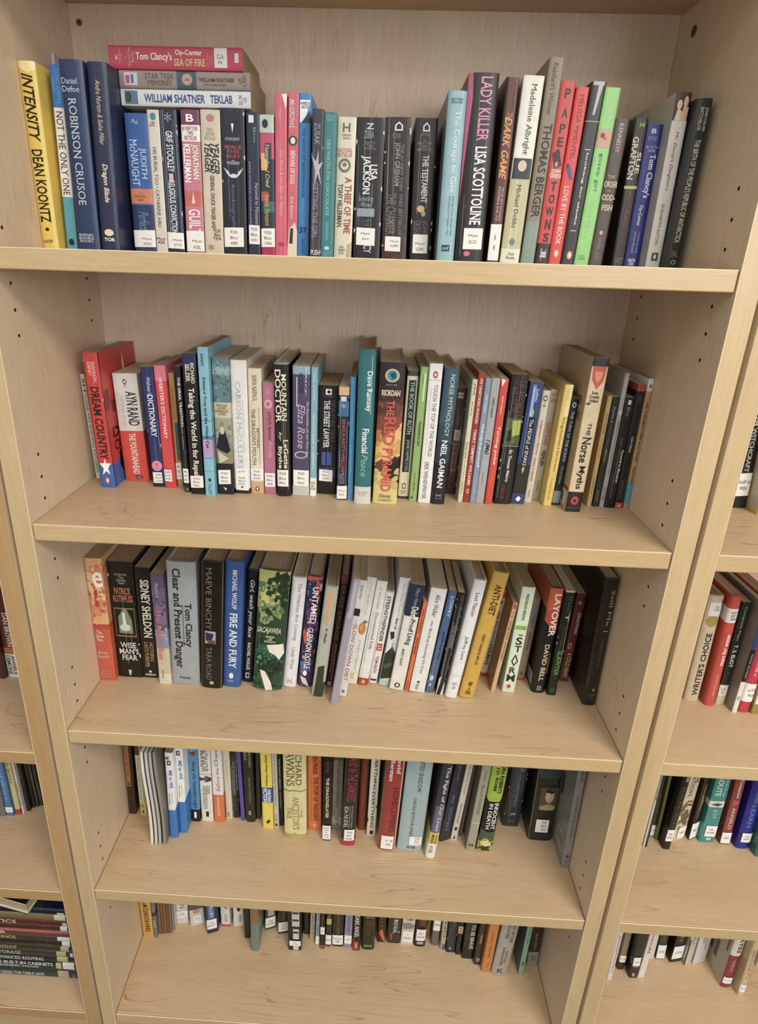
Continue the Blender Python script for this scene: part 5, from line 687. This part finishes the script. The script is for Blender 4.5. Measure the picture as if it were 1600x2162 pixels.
row('S5', -1.1880, [
 (2.8, 138.6, 22.7, 175.0, 106.0, 0.36, 0.0, 'p', 'dba62e', 'yellow paperback with upside-down black capitals, first at left on the lowest shelf', dict(spec='u2a2010,30,75,38,90,b|DEAN KOONTZ MY')),
 (27.1, 138.1, 7.3, 200.0, 133.9, 0.53, 0.0, 't', '77767a', 'thin grey photo-covered paperback on the lowest shelf', dict(spec='r333,0,100,60,66;r9a9a94,20,90,72,84')),
 (34.7, 145.3, 5.1, 200.0, 126.7, 1.53, 0.0, 't', '8a6444', 'thin brown booklet, first from the left of five alike on the lowest shelf'),
 (40.3, 146.1, 5.4, 200.0, 125.9, 1.53, 0.0, 't', '7c5638', 'thin brown booklet, second from the left of five alike on the lowest shelf'),
 (46.1, 146.9, 5.5, 200.0, 125.1, 1.52, 0.0, 't', '84603f', 'thin brown booklet, third from the left of five alike on the lowest shelf'),
 (52.0, 147.7, 5.4, 200.0, 124.3, 1.52, 0.0, 't', '785234', 'thin brown booklet, fourth from the left of five alike on the lowest shelf'),
 (57.8, 148.5, 5.0, 200.0, 123.5, 1.52, 0.0, 't', '866446', 'thin brown booklet, fifth from the left of five alike on the lowest shelf'),
 (63.2, 154.6, 4.0, 200.0, 117.4, 1.51, 0.0, 't', 'c8c8c4', 'thin white book with navy right edge on the lowest shelf', dict(spec='r2a3a6c,60,100,0,100')),
 (67.6, 166.1, 23.3, 178.0, 105.9, 2.02, 13.3, 'p', 'd6d2c8', 'white paperback turned slightly, grey ornament above its label on the lowest shelf', dict(spec='d8a8478,30,80,40,72,b|AUZIN', L='76,88|ARA/Bellagio')),
 (99.5, 164.2, 28.4, 178.0, 106.0, -0.63, 16.2, 'p', '5a5248', 'dark photo-topped paperback with white foot and reddish stamp on the lowest shelf', dict(spec='rd0ccc4,0,100,72,100;ec08078,25,75,72,79;p3a302c|0,40 60,44 100,62 40,66;r968c80,20,90,46,52', L='82,95,30,85|Bell/Bellagio')),
 (140.4, 151.4, 22.5, 178.0, 106.0, -0.32, 18.3, 'p', '1f2a44', 'black and blue paperback with vertical silver stripes and square label on the lowest shelf', dict(spec='r2f5a98,15,80,0,75;r7a94c0,28,32,0,75;r7a94c0,66,70,0,75;dd0dce8,38,66,52,72,b|ALLEN', L='75,92,5,92|LIL/BRADY')),
 (167.0, 169.2, 19.9, 200.0, 102.8, 0.0, 0.0, 't', 'dad4cc', 'white book with red foot line and black sideways title on the lowest shelf', dict(spec='d2a2a28,35,75,20,72,b|CRUSOW;rb84038,0,100,97,100;h777,40,75,80,92|HAL/NOVEL')),
 (194.6, 169.7, 21.7, 225.0, 102.3, 0.65, 9.0, 't', 'dedbd6', 'white book with a black apple silhouette on the lowest shelf', dict(spec='p1c1c1c|30,66 45,63 60,64 80,65 82,72 65,79 45,79 30,72;r1c1c1c,52,56,60,65;d777,50,80,84,94|MEYER;ec8a090,25,60,44,52')),
 (223.7, 148.6, 12.4, 178.0, 106.0, 0.67, 0.0, 'p', '14130e', 'plain black paperback beside the sage one on the lowest shelf', dict(spec='d4a4434,35,60,20,70|NOIR')),
 (242.5, 124.2, 18.0, 200.0, 147.8, 0.49, 0.0, 'h', '6c8474', 'sage grey-green hardcover with ochre top, jutting far out on the lowest shelf', dict(spec='r8a6a34,0,100,0,56')),
 (265.3, 165.6, 22.3, 178.0, 106.0, 2.28, 18.6, 'p', '3c3c34', 'dark paperback turned aside, white crackled panel and label on the lowest shelf', dict(spec='rb0aca4,25,85,30,76;r5a5850,40,80,42,46;r5a5850,30,70,56,60', L='78,96,5,98|LEE/HARPER')),
 (295.4, 160.4, 22.2, 178.0, 106.0, 1.2, 10.4, 'p', '2a241c', 'dark brown paperback turned aside with rusty figure above a label on the lowest shelf', dict(spec='p7a3c28|45,50 60,46 62,78 42,78', L='79,96,5,98|TO/GO')),
 (322.9, 131.3, 28.0, 200.0, 106.0, -0.39, 0.0, 'p', '16160f', 'black paperback with a column of torn white print on the lowest shelf', dict(spec='rc8c4bc,32,88,0,62;r222,36,84,40,43;r222,36,84,51,54;d333,45,78,4,36,b|KINGS;rc8c4bc,38,84,66,82;r222,38,80,70,73;rd0ccc4,38,80,93,99', L='84,92,10,96|F/LOWE')),
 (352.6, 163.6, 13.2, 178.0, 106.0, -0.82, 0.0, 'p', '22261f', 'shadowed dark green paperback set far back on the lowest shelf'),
 (366.9, 152.4, 10.5, 178.0, 106.0, 0.84, 0.0, 'p', 'b4a484', 'narrow tan paperback with faded title on the lowest shelf', dict(spec='d6a5a44,30,70,40,90|BEAUTY')),
 (380.1, 143.4, 8.4, 200.0, 128.6, 0.92, 0.0, 't', '94a4b4', 'thin light blue paperback on the lowest shelf', dict(spec='d3a4a60,30,70,40,82|JOY OF', L='84,97|JK')),
 (390.8, 137.4, 9.2, 178.0, 106.0, 0.31, 0.0, 'p', '181610', 'thin black paperback with a reddish foot on the lowest shelf', dict(spec='rb04a40,10,80,93,99;d9a9a90,40,55,20,60|ON', L='60,73|DAN')),
 (401.6, 142.4, 12.6, 178.0, 106.0, 0.86, 0.0, 'p', '26301e', 'slim dark green paperback with yellow badge on the lowest shelf', dict(spec='rc0b83c,10,90,50,60;daab090,35,60,20,48|WM;r8a2a24,0,100,96,100', L='78,95|LEWIS')),
 (417.1, 144.0, 22.7, 178.0, 106.0, 0.05, 0.0, 'p', '1f2215', 'wide black-green paperback with thin gold title on the lowest shelf', dict(spec='d8a7a4c,40,66,44,78|LINCOLN', L='79,96|LINCOLN/ABE')),
 (442.4, 143.0, 15.9, 178.0, 106.0, 0.92, 0.0, 'p', '8a8cac', 'lavender-grey paperback on the lowest shelf', dict(spec='d444a70,35,65,30,74|GRAY CHILD STREET', L='77,92|MCD')),
 (461.4, 138.5, 15.4, 178.0, 106.0, 0.04, 0.0, 'p', '17150f', 'black paperback with bold white title and glowing red foot on the lowest shelf', dict(spec='de0dcd0,20,80,38,76,b|DARK ANGEL;rc84a34,20,75,84,98;re88a60,35,60,88,94;r9a3028,0,14,78,100')),
 (480.9, 141.3, 27.3, 235.0, 130.7, -0.31, 0.0, 'h', '1e2412', 'wide black-green hardcover with olive and brown horizontal words on the lowest shelf', dict(spec='h8a8a2c,25,90,44,58,b|DEAN/KOONTZ;h6a3c20,20,85,60,80,b|FOREVER/ODD;hb0a850,20,80,93,96,b|BANTAM')),
 (514.8, 157.6, 16.9, 178.0, 106.0, 0.0, 0.0, 'p', '33180f', 'dark brown paperback with a glowing ember at the foot on the lowest shelf', dict(spec='d7a3a20,30,65,30,76,b|WOLF;pd05a38|30,78 60,76 98,94 80,99 20,84')),
 (536.3, 157.2, 27.5, 178.0, 106.0, 0.55, 0.0, 'p', '2a2f24', 'dark grey-green paperback with silver sideways title on the lowest shelf', dict(spec='da8aca8,48,75,30,60,b|CSI;dc8ccb8,42,72,58,82,b|REVEAL;p9a3a28|20,82 40,80 36,94 22,94;raaa,75,95,78,80')),
 (565.8, 155.6, 26.6, 178.0, 106.0, 1.18, 0.0, 'p', 'cfc8ba', 'white paperback with red capitals near the top on the lowest shelf', dict(spec='ha85044,30,85,36,56,b|FIELD;p8a847c|0,62 60,60 100,64 90,70 10,72', L='74,94,10,92|T/MEYER')),
 (595.2, 153.5, 24.4, 200.0, 118.5, 1.03, 0.0, 'h', '2a1513', 'maroon-black hardcover with neat white label on the lowest shelf', dict(spec='r7a2a24,30,80,20,66;rb0aca4,22,78,92,96', L='72,90,10,92|FIC/LEWIS')),
 (622.0, 174.4, 9.0, 178.0, 97.6, 1.4, 0.0, 'p', 'a87a2c', 'ochre paperback with ruffled edge set back on the lowest shelf', dict(spec='p7a4c18|20,50 60,56 40,80 10,76')),
 (632.9, 157.9, 15.1, 178.0, 106.0, 0.92, 0.0, 'p', '6c5f5a', 'taupe plastic-covered paperback with pale label high on it on the lowest shelf', dict(L='52,72,0,98|TIMES')),
 (652.5, 150.9, 10.4, 178.0, 106.0, -0.38, 0.0, 'p', 'b4a888', 'tan-cream paperback with blue-grey foot on the lowest shelf', dict(spec='d3a3a34,40,70,30,78|MIND;r4a5a64,30,100,90,100')),
 (664.4, 146.4, 19.2, 178.0, 106.0, -0.37, 0.0, 'p', '1a202c', 'blue-black glossy paperback on the lowest shelf', dict(spec='r5a6878,50,54,20,90;r3a4656,25,28,10,95;e8a949c,30,55,90,95', wear=2)),
 (684.0, 143.2, 10.3, 178.0, 106.0, 0.4, 0.0, 'p', '15150f', 'narrow black paperback with a small orange-white tag on the lowest shelf', dict(spec='rd8b090,0,100,50,62;h843,25,80,52,60,b|D')),
 (697.0, 136.7, 23.6, 180.0, 106.0, 0.0, 0.0, 'p', '131510', 'wide black paperback with pale sideways capitals on the lowest shelf', dict(spec='dd0d0bc,52,90,40,82,b|TO BE BRAVE;r4a5038,20,24,30,70')),
 (721.0, 126.6, 14.1, 178.0, 106.0, 1.32, 0.0, 'p', '3c2a1e', 'brown paperback with cream monogram foot on the lowest shelf', dict(spec='p9a8858|35,48 60,46 55,62 30,62;hc8c0b0,20,80,88,94,b|TBR')),
 (735.4, 114.4, 19.0, 178.0, 106.0, 1.38, 0.0, 'p', 'c87a1e', 'vivid orange paperback near the right end on the lowest shelf', dict(spec='d8a4a14,38,60,30,74|CRAZY HORSE;p6a3a10|55,84 65,86 55,92')),
 (755.2, 109.1, 32.7, 220.0, 155.0, 2.91, 0.0, 'h', 'a8a298', 'wide pale grey hardcover with faint dark print on the lowest shelf', dict(spec='d5a5650,60,80,20,52,b|HEART OF THE;d5a5650,30,52,20,48,b|EDUCATED;d5a5650,55,70,64,82|WESTOVER;d5a5650,35,50,60,86,b|DAUGHTER;h4a4a48,30,70,90,96,b|K')),
 (812.3, 112.6, 10.5, 200.0, 138.0, 0.58, 0.0, 't', '7cb08c', 'thin mint-green paperback on the lowest shelf', dict(spec='d4a7a60,35,60,10,50|KISS;h2a4a3a,20,75,78,86,b|W', sc='4a5a54')),
 (834.9, 130.7, 21.6, 178.0, 106.0, -1.32, 0.0, 'p', '262019', 'dark brown paperback with pale foot, last before the right panel on the lowest shelf', dict(spec='d8a8478,38,64,42,70,b|RAVEN;r9a948c,0,100,75,100;h555,30,70,80,90|LAG')),
])
row('R2', -0.1250, [
 (1029.7, 166.2, 21.4, 200.0, 105.8, -3.02, 0.0, 'p', '151513', 'black paperback with pale capitals in the right-hand case', dict(spec='r7a6a54,40,80,0,12;dc8c8c0,35,65,17,70,b|SALEM WITCHCRAFT', L='71,90,0,98|Staff in/WEN')),
 (1054.0, 140.1, 10.1, 240.0, 131.9, -3.73, 0.0, 'h', 'cfc8bc', 'pale book with yellow bottom edge, at the right border in the right-hand bookcase', dict(spec='r222,60,66,0,96;rd8c84a,0,100,97,100')),
])
row('R3', -0.4804, [
 (1020.0, 139.6, 23.7, 211.0, 132.4, -1.01, 0.0, 'h', 'c4b393', 'beige hardcover with long black upward title and gold disc in the right-hand bookcase', dict(spec="rdcdad4,15,95,6,18;h555,45,80,9,14|510/LEWJ;ea08a38,12,95,18,28;u17171a,35,75,34,94,b|WRITER'S CHOICE;pb0685c|85,4 100,6 95,12")),
 (1049.1, 129.9, 17.1, 217.9, 142.1, -1.36, 0.0, 'h', 'c24434', 'coral red hardcover with white upward lettering in the right-hand bookcase', dict(spec='rdedcd8,0,100,11,23;h555,30,80,13,21|AXY/KEY/2004;uf0e4d8,35,72,33,62,b|tears for water;uf0c0b0,40,62,70,90|alicia keys')),
 (1070.3, 135.5, 14.6, 204.1, 106.0, -0.87, 0.0, 'p', '1b1c17', 'black paperback with cream foot in the right-hand case', dict(spec='rc4b892,0,100,80,100;d9a9c8c,30,62,4,36|Complete Plays;dd8d8cc,30,72,40,62,b|T. S. ELIOT;rdcd8cc,0,90,81,91;h555,20,70,83,89|LITE/ELI')),
 (1087.8, 117.1, 8.3, 212.0, 138.0, 0.0, 0.0, 't', 'dcd8cc', 'white paperback showing a grey printed cover side in the right-hand bookcase', dict(spec='r27407a,0,100,0,40;r18181c,0,100,40,70;dccc,40,65,44,66|NICK FLYNN;h555,20,70,84,88|LEAR/FLY', sc='8f887c')),
 (1098.9, 118.7, 19.1, 215.0, 153.3, -0.36, 0.0, 'h', 'c0203a', 'crimson hardcover with white foot label in the right-hand bookcase', dict(spec='de8b0b0,35,60,10,66,b|LEANING MEMORY', L='72,89|  LITE/  MOR')),
 (1119.1, 116.2, 14.3, 205.0, 138.0, -0.57, 0.0, 't', '968038', 'ochre paperback with white label near its foot in the right-hand bookcase', dict(spec='rdcd8cc,10,90,70,90')),
])
row('R4', -0.8376, [
 (1017.6, 143.2, 8.8, 200.0, 128.8, -0.45, 0.0, 't', '22241f', 'narrow black-and-white paperback against the case panel on the right-hand bookcase, lower shelf', dict(spec='rc8c8c0,0,40,0,100;d333,10,36,4,40,b|ORTEGA SIGNER')),
 (1040.0, 166.4, 8.9, 200.0, 105.6, -2.63, 0.0, 'p', '3f4432', 'dark green paperback with faint orange mark on the right-hand bookcase, lower shelf', dict(spec='d8a8a60,35,65,8,34|MEMORY;rb04a2c,30,70,44,48', L='84,98|LAG')),
 (1049.3, 160.4, 5.6, 210.0, 111.6, -2.0, 0.0, 't', '6f6c38', 'olive green thin book on the right-hand bookcase, lower shelf'),
 (1055.3, 141.3, 13.4, 200.0, 106.0, 0.3, 0.0, 'p', '141411', 'black paperback with soft grey capitals and wrapped label on the right-hand bookcase, lower shelf', dict(spec='de0e0d8,50,80,0,14,b|ISLAND;d5a5c58,40,66,20,78,b|KATE ELLIS', L='74,89|RED/READ')),
 (1080.6, 157.2, 27.2, 210.0, 114.8, -0.41, 19.1, 't', 'cfc09c', 'cream paperback with rainbow arcs and figures on the right-hand bookcase, lower shelf', dict(spec=';n5a6a48,0,100,60,84,14|1;na86a48,0,100,50,80,12|2;d6a7078,30,62,4,44|SENSATION;dc0503c,68,86,6,30,b|RIBS;pa04a30|0,56 50,50 100,53 100,55 50,52 0,59;p3a5a3a|0,60 50,54 100,57 100,59 50,56 0,63;p6a5a38|20,66 60,62 90,70 60,80 30,76', L='83,97,30,98|NIN')),
 (1115.8, 162.8, 18.4, 200.0, 109.2, -1.25, 23.7, 't', '2a1f12', 'dark brown paperback with gold blurs on the right-hand bookcase, lower shelf', dict(spec='p8a6a3c|40,6 70,5 60,20 45,22;p6a5430|30,30 60,28 50,70 25,74;db09858,30,60,40,64,b|A', L='78,98|NIV')),
 (1135.1, 160.6, 28.2, 215.0, 111.4, -1.41, 0.0, 't', '2f8a86', 'teal paperback with white stacked lettering on the right-hand bookcase, lower shelf', dict(spec='dcfe4dc,20,56,0,44,b|RIVER ROUTE;d8fccc0,66,84,6,44,b|Something;rd8d8d0,0,100,50,57;p4a4a40|10,54 50,52 90,53 60,56;h9cc0a0,35,65,60,70,b|TEE;rc8ccc0,40,72,94,97', L='79,92,20,96|FA/ROBE')),
 (1174.2, 158.8, 18.1, 200.0, 113.2, -2.7, 0.0, 't', '8a3a30', 'brick red paperback with cream lettering on the right-hand bookcase, lower shelf', dict(spec='de0ccbc,36,78,2,40,b|Young Companion;dd8c4b4,36,70,52,80,b|ANGELO;dc05a70,20,80,42,50,b|&', L='84,98|RED')),
 (1200.5, 151.5, 26.3, 235.0, 120.5, -2.04, 0.0, 'h', '1c1f8c', 'deep blue hardcover with green and light-blue lettering on the right-hand bookcase, lower shelf', dict(spec='d3c8a70,35,68,0,50,b|TWISTED BORDER;d4a7cc8,30,62,52,76,b|LEARN', L='82,92,20,95|PL/DEC')),
 (1228.5, 136.1, 24.8, 235.0, 135.9, -1.76, 0.0, 'h', '2f6a5c', 'teal-green book at the right border on the right-hand bookcase, lower shelf', dict(spec='rccc,30,90,70,84')),
])
row('R5', -1.1880, [
 (998.1, 114.4, 10.1, 200.0, 138.0, -0.69, 0.0, 't', 'd6d0cc', 'thin white book with red title beside the panel in the right-hand bookcase, lowest row', dict(spec='dc04a40,40,75,30,55,i|Sicilia;d2a3a78,40,75,56,88,i|Prospero Burns')),
 (1027.7, 135.0, 13.1, 178.0, 106.0, -1.08, 0.0, 'p', '8a7a60', 'slim taupe paperback with grey label and black foot in the right-hand bookcase, lowest row', dict(spec='dc8b898,60,80,30,60|POEMS;r1e1c1a,0,100,86,100', L='74,86|LITE')),
 (1047.0, 120.8, 16.6, 178.0, 106.0, -2.78, 0.0, 'p', '1e1e18', 'black paperback with white label, side cover showing in the right-hand bookcase, lowest row', dict(spec='h998,30,80,78,82|STAR;rb8a078,30,60,91,97', L='63,78,10,100|LEA')),
 (1066.4, 123.2, 13.0, 200.0, 138.0, 0.0, 0.0, 't', 'dcd8d2', 'white paperback with red sideways capitals in the right-hand bookcase, lowest row', dict(spec='d3a3a38,35,70,0,34,b|THE;dc04a40,35,75,36,62,b|HOURS')),
 (1104.9, 159.0, 10.0, 200.0, 113.0, -1.59, 0.0, 't', 'cfccc4', 'narrow white book set further back in the right-hand bookcase, lowest row'),
 (1120.0, 159.5, 17.3, 178.0, 106.0, -3.1, 0.0, 'p', '2f3227', 'dark olive paperback with aqua-white label in the right-hand bookcase, lowest row', dict(spec='d6a7060,35,60,20,66|THE LIGHT', L='74,98|LITE')),
 (1147.0, 154.2, 25.8, 200.0, 106.0, -0.5, 9.6, 'p', '14140f', 'black paperback with ochre title and slanted label in the right-hand bookcase, lowest row', dict(spec='d8a7434,30,66,20,66,b|LAWSON', L='74,94,5,100|LITE')),
 (1175.2, 151.0, 18.1, 200.0, 121.0, -1.09, 13.9, 't', 'c4bea6', 'cream paperback with black edge in the right-hand bookcase, lowest row', dict(spec='d777260,35,65,20,70|LEAF-FALL;r1e1c18,0,14,60,100')),
 (1196.4, 153.8, 29.6, 205.0, 118.2, -1.86, 13.1, 't', 'cfcbc8', 'pale lilac-white paperback turned aside in the right-hand bookcase, lowest row', dict(spec='d8a8090,60,75,40,80|A GLASS;d8a8090,35,50,30,70|DARKER')),
 (1233.6, 114.8, 21.3, 235.0, 155.0, -1.29, 0.0, 'h', '8c2430', 'white-over-crimson hardcover showing its patterned side cover in the right-hand bookcase, lowest row', dict(spec='rd8d2c4,0,100,0,58;d33302c,35,75,12,54,b|J.C. OATES;dd8a0a0,35,62,64,78|MARYA', L='86,94,5,90|LIT', sc='b0a890', side='l:r6a5c50,66,72,60,82;r6a5c50,76,82,62,84;r8c2430,94,97,4,60')),
 (1260.7, 101.0, 12.6, 235.0, 155.0, -2.57, 0.0, 'h', 'cdb588', 'tan hardcover jutting out at the right in the right-hand bookcase, lowest row', dict(spec='d8a7450,35,62,40,78|BECKETT', L='84,94|LIT')),
 (1333.1, 158.0, 15.4, 200.0, 114.0, 2.65, 0.0, 't', 'c4b8a4', 'beige book with white label at the right border in the right-hand bookcase, lowest row', dict(L='60,80|LIT')),
])
row('L3', -0.5301, [
 (-217.4, 161.1, 12.0, 235.0, 110.9, -0.19, 0.0, 'h', '4a1a18', 'dark red hardcover at the left border in the left-hand bookcase'),
 (-205.0, 166.9, 23.2, 235.0, 105.1, 0.19, 0.0, 'h', '5a1f1c', 'maroon-over-white hardcover in the left-hand case', dict(spec='ra8602c,0,100,72,78;rdcd8cc,0,100,78,100;dd8ccc0,50,86,40,71,b|DAN BROWN;d333,60,86,79,97,b|ANGELS;d333,20,52,79,97,b|DEMONS')),
])
row('L4', -0.8491, [
 (-260.5, 136.3, 15.3, 178.0, 106.0, 0.59, 0.0, 'p', '6a6c6e', 'grey paperback at the left border in the left-hand bookcase'),
 (-243.9, 138.5, 14.6, 200.0, 133.5, 0.27, 0.0, 't', '3a7ab0', 'blue paperback with white foot label in the left-hand case', dict(spec='d9cc0e0,30,60,30,80|CONROY;r6a2a30,94,100,0,100', L='88,95|COB')),
 (-227.8, 141.9, 10.2, 205.0, 130.1, -0.02, 0.0, 't', 'c4c080', 'pale yellow-green thin paperback in the left-hand bookcase', dict(spec='d4a4a30,30,62,10,60|SUCKER BITES;rb03a34,0,100,93,100')),
 (-216.2, 145.1, 4.0, 200.0, 126.9, -0.31, 0.0, 't', 'd4d4d0', 'very thin white paperback left of a black one in the left-hand bookcase', dict(spec='d333,30,70,60,90|name')),
 (-210.8, 150.9, 7.7, 190.0, 106.0, -0.6, 0.0, 'p', '1c1a14', 'black paperback with brown figure in the left-hand bookcase', dict(spec='p6a4a24|40,40 60,38 60,56 30,54')),
 (-202.5, 159.0, 5.1, 190.0, 106.0, -0.68, 0.0, 'p', '2e2c22', 'dark worn paperback in the left-hand case, left of three', dict(wear=3)),
 (-196.9, 161.4, 5.4, 190.0, 106.0, -0.72, 0.0, 'p', '3a3626', 'dark worn paperback in the left-hand case, middle of three', dict(wear=3)),
 (-191.0, 163.9, 5.9, 190.0, 106.0, -0.75, 0.0, 'p', '242218', 'dark worn paperback in the left-hand case, right of three', dict(wear=3)),
])
# three paperbacks lying on top of the upright ones, top shelf
LIE = [
 (282.5, 160, 409.5, 19.4, 170, 106, 'p', 'd5d9dc', 'white paperback with blue capitals, lowest of the three lying on the top-shelf books', "r5a7a94,10,88,3,13;e2a3a50,20,80,3.6,8;p4e6ec|40,4 75,5.5 40,7;d2f3f88,22,72,18,65,b|WILLIAM SHATNER;d2f3f88,24,72,69,86,b|TEKLAB;h777,20,75,91,97|$5.99/US"),
 (283.0, 158, 429.2, 20.2, 170, 106, 'p', '94837a', 'grey-brown paperback with small portrait, middle one of the three lying on the top-shelf books', "rc8c6cc,15,85,4,14;rb84a58,25,70,5,8;r4a6aa8,25,75,9,11;d5f4f48,52,84,20,42|STAR TREK;d5f4f48,18,46,22,40|MEMORIES;r3c5660,0,100,44,59;eb89a8a,20,84,48,56;p8c6c60|45,49 60,52 45,55;d54443e,42,64,61,88,b|WILLIAM SHATNER;d6a5a52,20,32,64,82|WITH CHRIS KRESKI;h6a5a52,20,80,91,97|US/CAN"),
 (274.5, 156, 449.7, 25.6, 172, 110, 'p', 'b8324c', 'crimson paperback with white title and pale label, topmost of three lying books', "hde8,40,60,5,7,b|K;he8b0b8,20,80,8,10|TITAN/US;he0a8b0,10,92,12,19|A/New York Times/Bestseller;df0dcdc,30,72,20.5,47.5,b|Tom Clancy's;df0dcdc,56,86,50,70,b|Op-Center;dd8b88c,16,48,49,72,b|SEA OF FIRE;hd88,15,75,73,78|Created/and/Steve;rd8d4d4,12,97,79,88.5;d555,50,70,81,86|CLA;d555,28,42,82,85|Pb;rd8c8c8,35,75,94,97"),
]
for n, (x, y, z, w_, H, dep, k, c, desc, sp) in enumerate(LIE):
    book(500+n, x, y, z/1000, w_, H, dep, 0, 0, k, c, desc, sp, lie=True, group='paperbacks lying across the top-shelf books')
# stack of large flat books in the left-hand bookcase
STK = [
 (27.2, '1c3230', 'dark teal flat book, bottom of the left-hand stack', "dc8ccc8,30,62,43,76,b|USING THE TABLE SAW;rb0a080,15,90,86,94;h9aa,20,60,97,99|DM"),
 (24.4, '15191c', 'black flat book with two rows of white capitals, second from the bottom of the stack', "dd8dcdc,52,88,30,84,b|MAKING BUILT-IN CABINETS;dd8dcdc,12,42,44,73,b|JOINING WOOD;rc0b878,10,90,86,90;rdcdcd4,15,95,91,99.5"),
 (16.2, '18221f', 'green-black flat book, third from the bottom of the stack', "dd0d4d0,20,80,42,78,b|ADVANCED ROUTING;rb8b070,5,95,88,96"),
 (16.1, '3c3022', 'brown flat book with tan label, fourth from the bottom of the stack', "dc0b88c,20,80,30,62,b|SMALL STORAGE;rb0a878,10,95,88,95;rdcdcd4,15,85,98,100"),
 (16.0, '34321f', 'olive-brown flat book, fifth from the bottom of the stack', "db8b080,20,80,30,60,b|HOME WORKSHOP;rb4ac80,10,95,92,98"),
 (15.7, '2e1e12', 'very dark brown flat book, middle of the stack', "rdcdcd4,10,95,94,99.8;d6a5a34,30,60,78,88|RANDAL"),
 (12.8, '3f3a18', 'olive flat book with pale yellow word, above the middle of the stack', "dc8bc70,15,85,34,61,b|DWELLINGS;rdcdcd4,5,95,91,100"),
 (16.4, '7a3230', 'rose-red flat book in the stack', "de0c8b8,10,70,34,55,b|PAPER;ra85850,70,95,0,100"),
 (15.4, '522420', 'maroon-brown flat book directly above the rose-red one', "d7a4a3a,35,60,76,94|JOHN CRAFTSMAN;rdcdcd4,5,95,95,100"),
 (15.2, '5c2414', 'russet flat book with cream word, third from the top of the stack', "de0c8a8,25,85,34,64,b|PLASTICS;rd8d0c0,10,80,97,100"),
 (17.0, '7a7040', 'olive-yellow flat book in the upper stack', "rd4d0b8,5,95,92,100"),
 (15.0, '141c30', 'navy flat book at the top of the level stack', "rdcdcd4,10,60,95,100;d3a4460,20,45,70,92|TIME"),
]
zz = ZL[-1]+.0004
for n, (t, c, desc, sp) in enumerate(STK):
    book(540+n, -100.8-(n % 3)*.5, 53.6, zz, t-.3, 280, 200, 0, 0, 'h', c, desc, sp, lie=True, group='flat books stacked in the left-hand bookcase')
    zz += t/1000
o = book(560, -396, 226, zz+.0005, 28, 258, 140, 0, 0, 'h', '15171a', 'black-covered book lying askew on top of the left-hand stack, pages facing out', 'r6a6c6c,84,90,0,100', lie=True, group='flat books stacked in the left-hand bookcase')
o.rotation_euler = (Matrix.Rotation(math.radians(170), 3, 'Z') @ Matrix.Rotation(-math.pi/2, 3, 'Y')).to_euler()
